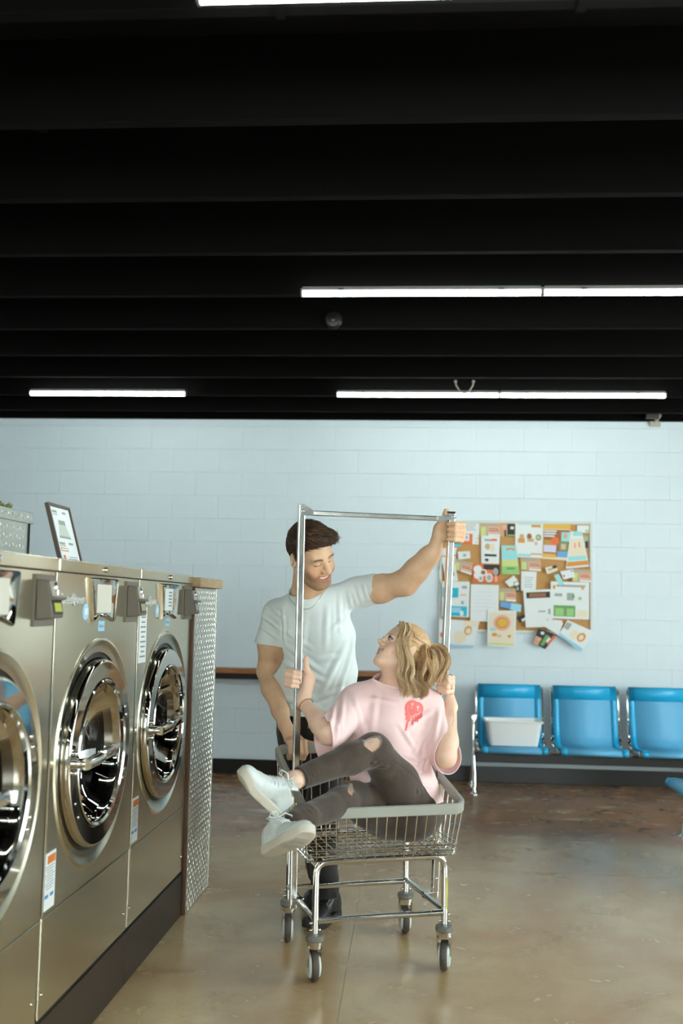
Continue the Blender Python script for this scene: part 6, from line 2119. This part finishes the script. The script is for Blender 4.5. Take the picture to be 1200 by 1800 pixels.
cut_plane(tee, w_elR + V(-0.016, -0.012, 0.0), unit(V(-0.80, -0.55, -0.05)), lambda c: c.z < 1.04 and c.x < -0.15)
cut_plane(tee, w_elL + V(0.0, -0.004, 0.0), unit(V(0.55, -0.80, 0.12)), lambda c: c.x > 0.03 and c.z < 1.02)
cut_plane(tee, (0, 4.2, 0.625), (0, 0, -1), lambda c: c.z < 0.70)
NKw = unit(V(0.22, -0.38, 0.90)); NKPw = V(-0.055, 4.175, 1.095)
nax = unit(w_ht - w_nb)
cut_plane(tee, NKPw, NKw, lambda c: c.z > 1.02 and np.linalg.norm(np.cross(np.array(c) - w_nb, nax)) < 0.115)
tee_w = link('t_shirt', tee, PINK, woman)
md = tee_w.modifiers.new('solid', 'SOLIDIFY'); md.thickness = 0.003; md.offset = -1
bm = bmesh.new(); bm.from_mesh(tee)
edge = [vv.co.copy() for vv in bm.verts if vv.is_boundary and vv.co.z > 1.03 and np.linalg.norm(np.cross(np.array(vv.co) - w_nb, nax)) < 0.125]
bm.free()
if len(edge) > 10:
    cen = sum(edge, Vector()) / len(edge)
    ua = Vector(unit(np.cross(NKw, V(0, 1, 0)))); ub = Vector(np.cross(NKw, np.array(ua)))
    ed = sorted(edge, key=lambda p: math.atan2((p - cen).dot(ub), (p - cen).dot(ua)))
    ed = ed[::max(1, len(ed) // 40)]
    ed = [(ed[i - 1] + ed[i] * 2 + ed[(i + 1) % len(ed)]) / 4 for i in range(len(ed))]
    MB().tube([p + Vector(NKw) * 0.003 for p in ed], 1, closed=True, prof=[(0.003 * math.cos(a), 0.009 * math.sin(a)) for a in [2 * math.pi * k / 10 for k in range(10)]], up=NKw).build('collar', PINK, tee_w, smooth=True)
# dripping smile print on the chest, laid on the cloth
from mathutils.bvhtree import BVHTree
bm = bmesh.new(); bm.from_mesh(tee)
tree = BVHTree.FromBMesh(bm)
bm.free()
def seg(px, py, a, b, r):
    ax, ay = a; bx, by = b
    L2 = (bx - ax) ** 2 + (by - ay) ** 2 + 1e-9
    t = np.clip(((px - ax) * (bx - ax) + (py - ay) * (by - ay)) / L2, 0, 1)
    return np.hypot(px - ax - t * (bx - ax), py - ay - t * (by - ay)) - r
gx, gy = np.meshgrid(np.arange(709.5, 745, 0.42), np.arange(1229, 1287, 0.42), indexing='ij')
blob = np.minimum(np.hypot((gx - 724) / 13, (gy - 1245) / 14.5) - 1, np.hypot((gx - 733) / 10.5, (gy - 1246) / 12.5) - 1) * 12
for a, b, r in (((718, 1255), (735, 1257), 7), ((717, 1262), (712.5, 1283), 1.9), ((718, 1256), (717.5, 1266), 3.0), ((714, 1260), (713, 1264), 1.5), ((724.5, 1262), (724.5, 1273), 1.7), ((729, 1262), (729, 1267), 1.6), ((733, 1262), (733, 1268), 1.5), ((738, 1256), (737, 1260), 2)):
    blob = np.minimum(blob, seg(gx, gy, a, b, r))
hole = np.minimum(seg(gx, gy, (724.3, 1237.5), (722.4, 1246), 0.7), np.hypot(gx - 724.3, gy - 1237.5) - 2.1)
hole = np.minimum(hole, np.minimum(seg(gx, gy, (734, 1243), (733.6, 1249), 0.8), np.hypot(gx - 734, gy - 1242.6) - 2.3))
sm = [(716.4, 1240), (716.2, 1247), (718.6, 1254), (721, 1260.5), (723.5, 1260.5), (726.5, 1258.5), (729.5, 1255.5), (733, 1256), (736.5, 1253.5), (738.6, 1250)]
for i in range(len(sm) - 1): hole = np.minimum(hole, seg(gx, gy, sm[i], sm[i + 1], 0.62))
ins_ = (blob < 0) & (hole > 0)
pv = {}
vs, fs = [], []
camp = Vector((0, 0, 1.42))
dirn = (Vector(at(727, 1255, 4.05)) - Vector(at(727, 1255, 3.6))).normalized()
def gv(i, j):
    if (i, j) not in pv:
        o = Vector(at(gx[i, j], gy[i, j], 3.9))
        hit = tree.ray_cast(o, (o - camp).normalized())
        if hit[0] is None: pv[(i, j)] = None
        else:
            pv[(i, j)] = len(vs); vs.append(hit[0] + hit[1] * 0.0012)
    return pv[(i, j)]
for i in range(ins_.shape[0] - 1):
    for j in range(ins_.shape[1] - 1):
        if ins_[i, j]:
            q = [gv(i, j), gv(i, j + 1), gv(i + 1, j + 1), gv(i + 1, j)]
            if None not in q: fs.append(q)
if fs:
    me = np_mesh('smile_print', np.array([tuple(p) for p in vs]), np.array(fs))
    link('smile_print', me, mat('coral_print', (238, 112, 108), 0.7), tee_w)

# black jeans
JEAN = mat('black_jeans', (70, 62, 54), 0.85, attr='Col', sheen=0.2, bump=0.08, bscale=260)
f = Field((-0.52, 3.52, 0.455), (0.20, 4.36, 0.97), 0.004)
f.loft([((-0.045, 4.205, 0.66), 0.130, 0.080, WSL), ((-0.03, 4.20, 0.60), 0.155, 0.105, WSL), ((-0.03, 4.19, 0.575), 0.165, 0.105, WSL)], 0.03)
f.chain([w_hipL, w_hipL * 0.5 + w_knL * 0.5, w_knL], [0.098, 0.083, 0.062], 0.04)
f.chain([w_knL, w_knL * 0.72 + w_anL * 0.28, w_anL * 0.9 + w_knL * 0.1], [0.061, 0.058, 0.044], 0.03)
f.chain([w_hipR, w_hipR * 0.5 + w_knR * 0.5, w_knR], [0.090, 0.080, 0.060], 0.04)
f.chain([w_knR, w_knR * 0.72 + w_anR * 0.28, w_anR, w_anR + (w_anR - w_knR) * 0.20], [0.060, 0.058, 0.047, 0.040], 0.025)
v, Q = f.surface()
v = relax(v, Q, 1, 0.5)
n = vnormals(v, Q)
fd = []
for (x0, y0, x1, y1, Y0, w, A_) in ((560, 1345, 575, 1372, 3.74, 0.006, 0.005), (548, 1350, 560, 1378, 3.73, 0.006, 0.005), (535, 1355, 545, 1380, 3.72, 0.005, 0.004), (600, 1330, 612, 1372, 3.80, 0.007, 0.004),
                                     (640, 1335, 668, 1345, 3.90, 0.007, 0.006), (650, 1345, 690, 1350, 3.94, 0.007, 0.006), (655, 1360, 700, 1365, 3.98, 0.008, 0.005), (535, 1412, 560, 1435, 3.66, 0.006, 0.005), (550, 1405, 575, 1432, 3.70, 0.006, 0.005), (590, 1390, 600, 1425, 3.78, 0.007, 0.004),
                                     (700, 1370, 750, 1400, 4.05, 0.009, 0.005)):
    fd.append((at(x0, y0, Y0), at(x1, y1, Y0), w, A_))
v = fold(v, n, fd)
v += n * (0.004 * vnoise(v * 22))[:, None]
jc = np.tile(np.array(lin((66, 53, 43))[:3]), (len(v), 1)) * (1 + 0.5 * vnoise(v * 30) + 0.25 * vnoise(v * 160))[:, None]
# worn lighter tops of thigh and knee, a fabric wear pattern
# torn knees: skin behind loose threads
def tear(c, ax_long, ax_short, a, b):
    q = v - c
    return ((q @ ax_long) / a) ** 2 + ((q @ ax_short) / b) ** 2 + (np.linalg.norm(q, axis=1) > 0.05) * 10
shinL = unit(w_anL - w_knL)
kc = at(652, 1306, 3.93)
t1 = tear(kc, V(0.9, 0, 0.25), unit(V(-0.3, -0.2, 0.9)), 0.034, 0.019)
kc2 = at(617, 1386, 3.93)
t2 = tear(kc2, unit(V(0.25, 0, -0.95)), unit(V(0.95, 0, 0.25)), 0.022, 0.008)
SKC = np.array(lin((206, 164, 138))[:3])
jc[t1 < 1] = SKC; jc[t2 < 1] = SKC * 0.8
jc[(t1 >= 1) & (t1 < 1.5)] = lin((120, 112, 102))[:3]
v = v - n * (0.0035 * ((t1 < 1) | (t2 < 1)))[:, None]
jm = np_mesh('jeans', v, Q, jc)
cut_plane(jm, w_anL * 0.93 + w_knL * 0.07, w_anL - w_knL, lambda c: (c - Vector(w_anL)).length < 0.09 and c.x < -0.35)
jo = link('jeans', jm, JEAN, woman)
md = jo.modifiers.new('solid', 'SOLIDIFY'); md.thickness = 0.004; md.offset = -1
bm = bmesh.new(); bm.from_mesh(jm); jtree = BVHTree.FromBMesh(bm); bm.free()
def on_jeans(px, py, lift=0.002):
    o = Vector(at(px, py, 3.4)); d = (o - camp).normalized()
    h = jtree.ray_cast(o, d)
    return None if h[0] is None else h[0] + h[1] * lift
THREAD = mat('pale_thread', (206, 196, 182), 0.8)
for k in range(6):
    a0, a1 = (636 + 1.5 * k, 1302 + 2.0 * k), (664 - 0.5 * k, 1297 + 3.4 * k)
    pts = [on_jeans(a0[0] + (a1[0] - a0[0]) * t, a0[1] + (a1[1] - a0[1]) * t + 1.2 * math.sin(t * 9 + k)) for t in (0, 0.2, 0.4, 0.6, 0.8, 1)]
    if None not in pts: MB().tube(pts, 0.0011, n=5).build('loose_thread', THREAD, jo)
for k in range(4):
    pts = [on_jeans(613.5 + 1.6 * k + t * 4, 1379 + 15 * t) for t in (0, 0.33, 0.66, 1)]
    if None not in pts: MB().tube(pts, 0.0010, n=5).build('loose_thread', THREAD, jo)
SEAM = mat('dark_thread', (78, 70, 62), 0.8)
for line in (((757, 1402), (745, 1385), (728, 1365), (708, 1348), (690, 1335), (676, 1332), (660, 1337), (640, 1352), (620, 1363), (600, 1372), (575, 1378)),):
    pts = []
    for i in range(len(line) - 1):
        for t in (0, 0.25, 0.5, 0.75):
            q = on_jeans(line[i][0] + (line[i + 1][0] - line[i][0]) * t, line[i][1] + (line[i + 1][1] - line[i][1]) * t, 0.0008)
            if q is not None: pts.append(q)
    if len(pts) > 4: MB().tube(pts, 0.0013, n=5).build('outer_seam', SEAM, jo)
# white sneakers
WLEATHER = mat('white_leather', (198, 206, 204), 0.45, bump=0.03, bscale=200)
WSOLE = mat('white_rubber_sole', (196, 190, 176), 0.55)
TREAD = mat('tread_grey', (150, 146, 134), 0.7)
LACE = mat('white_lace', (206, 212, 210), 0.8)
upL = V(0.62, 0.05, 0.70)
make_shoe(woman, at(484, 1436, 3.67), at(411, 1366, 3.46), upL, WLEATHER, WSOLE, LACE, L=0.30, tread=TREAD)
make_shoe(woman, at(466, 1507, 3.60), at(556, 1468, 3.38), V(-0.25, 0.62, 0.72), WLEATHER, WSOLE, LACE, L=0.292, tread=TREAD)
# jewellery
GOLD = mat('gold', (214, 178, 110), 0.25, 1.0)
fa = unit(w_elR - w_wrR)
ring_on(woman, 'bracelet', w_wrR + fa * 0.022, fa, 0.031, 0.0016, GOLD)
wb = w_wrR + fa * 0.022 + V(0.022, -0.024, -0.004)
MB().tube([Vector(wb), Vector(wb + V(-0.004, -0.006, -0.045)), Vector(wb + V(-0.008, -0.004, -0.085))], 0.0013, n=6).build('bracelet_tail', GOLD, woman)
fd_ = unit(V(0.45, -0.9, 0)); nd_ = unit(V(-0.9, -0.45, 0))
for t, nm in ((0.031, 'finger_ring'), (-0.0095, 'finger_ring')):
    ring_on(woman, nm, pR2 + fd_ * 0.036 + nd_ * (-0.010) + V(0, 0, t * 1.03), unit(fd_ * 0.6 + nd_ * 0.8), 0.0105, 0.0016, GOLD if t < 0 else CHROME)
# small tattoos
INK = mat('tattoo_ink', (84, 92, 96), 0.6)
bt = bpy.data.objects[woman.children[0].name].data
bm = bmesh.new(); bm.from_mesh(bt); btree = BVHTree.FromBMesh(bm); bm.free()
def on_skin(px, py):
    o = Vector(at(px, py, 3.7)); d = (o - camp).normalized()
    h = btree.ray_cast(o, d)
    return None if h[0] is None or h[0].y > 4.5 else h[0] + h[1] * 0.0004
for strokes in ([(795, 1248), (797, 1253), (795.5, 1258), (798, 1259), (796, 1264), (798, 1266), (795, 1269), (796, 1273), (793, 1277)], [(563, 1258), (566, 1262), (565, 1268)], [(561, 1264), (569, 1261)]):
    pts = [on_skin(*q) for q in strokes]
    if None not in pts: MB().tube(pts, 0.00042, n=4).build('tattoo', INK, woman)
settle(woman)
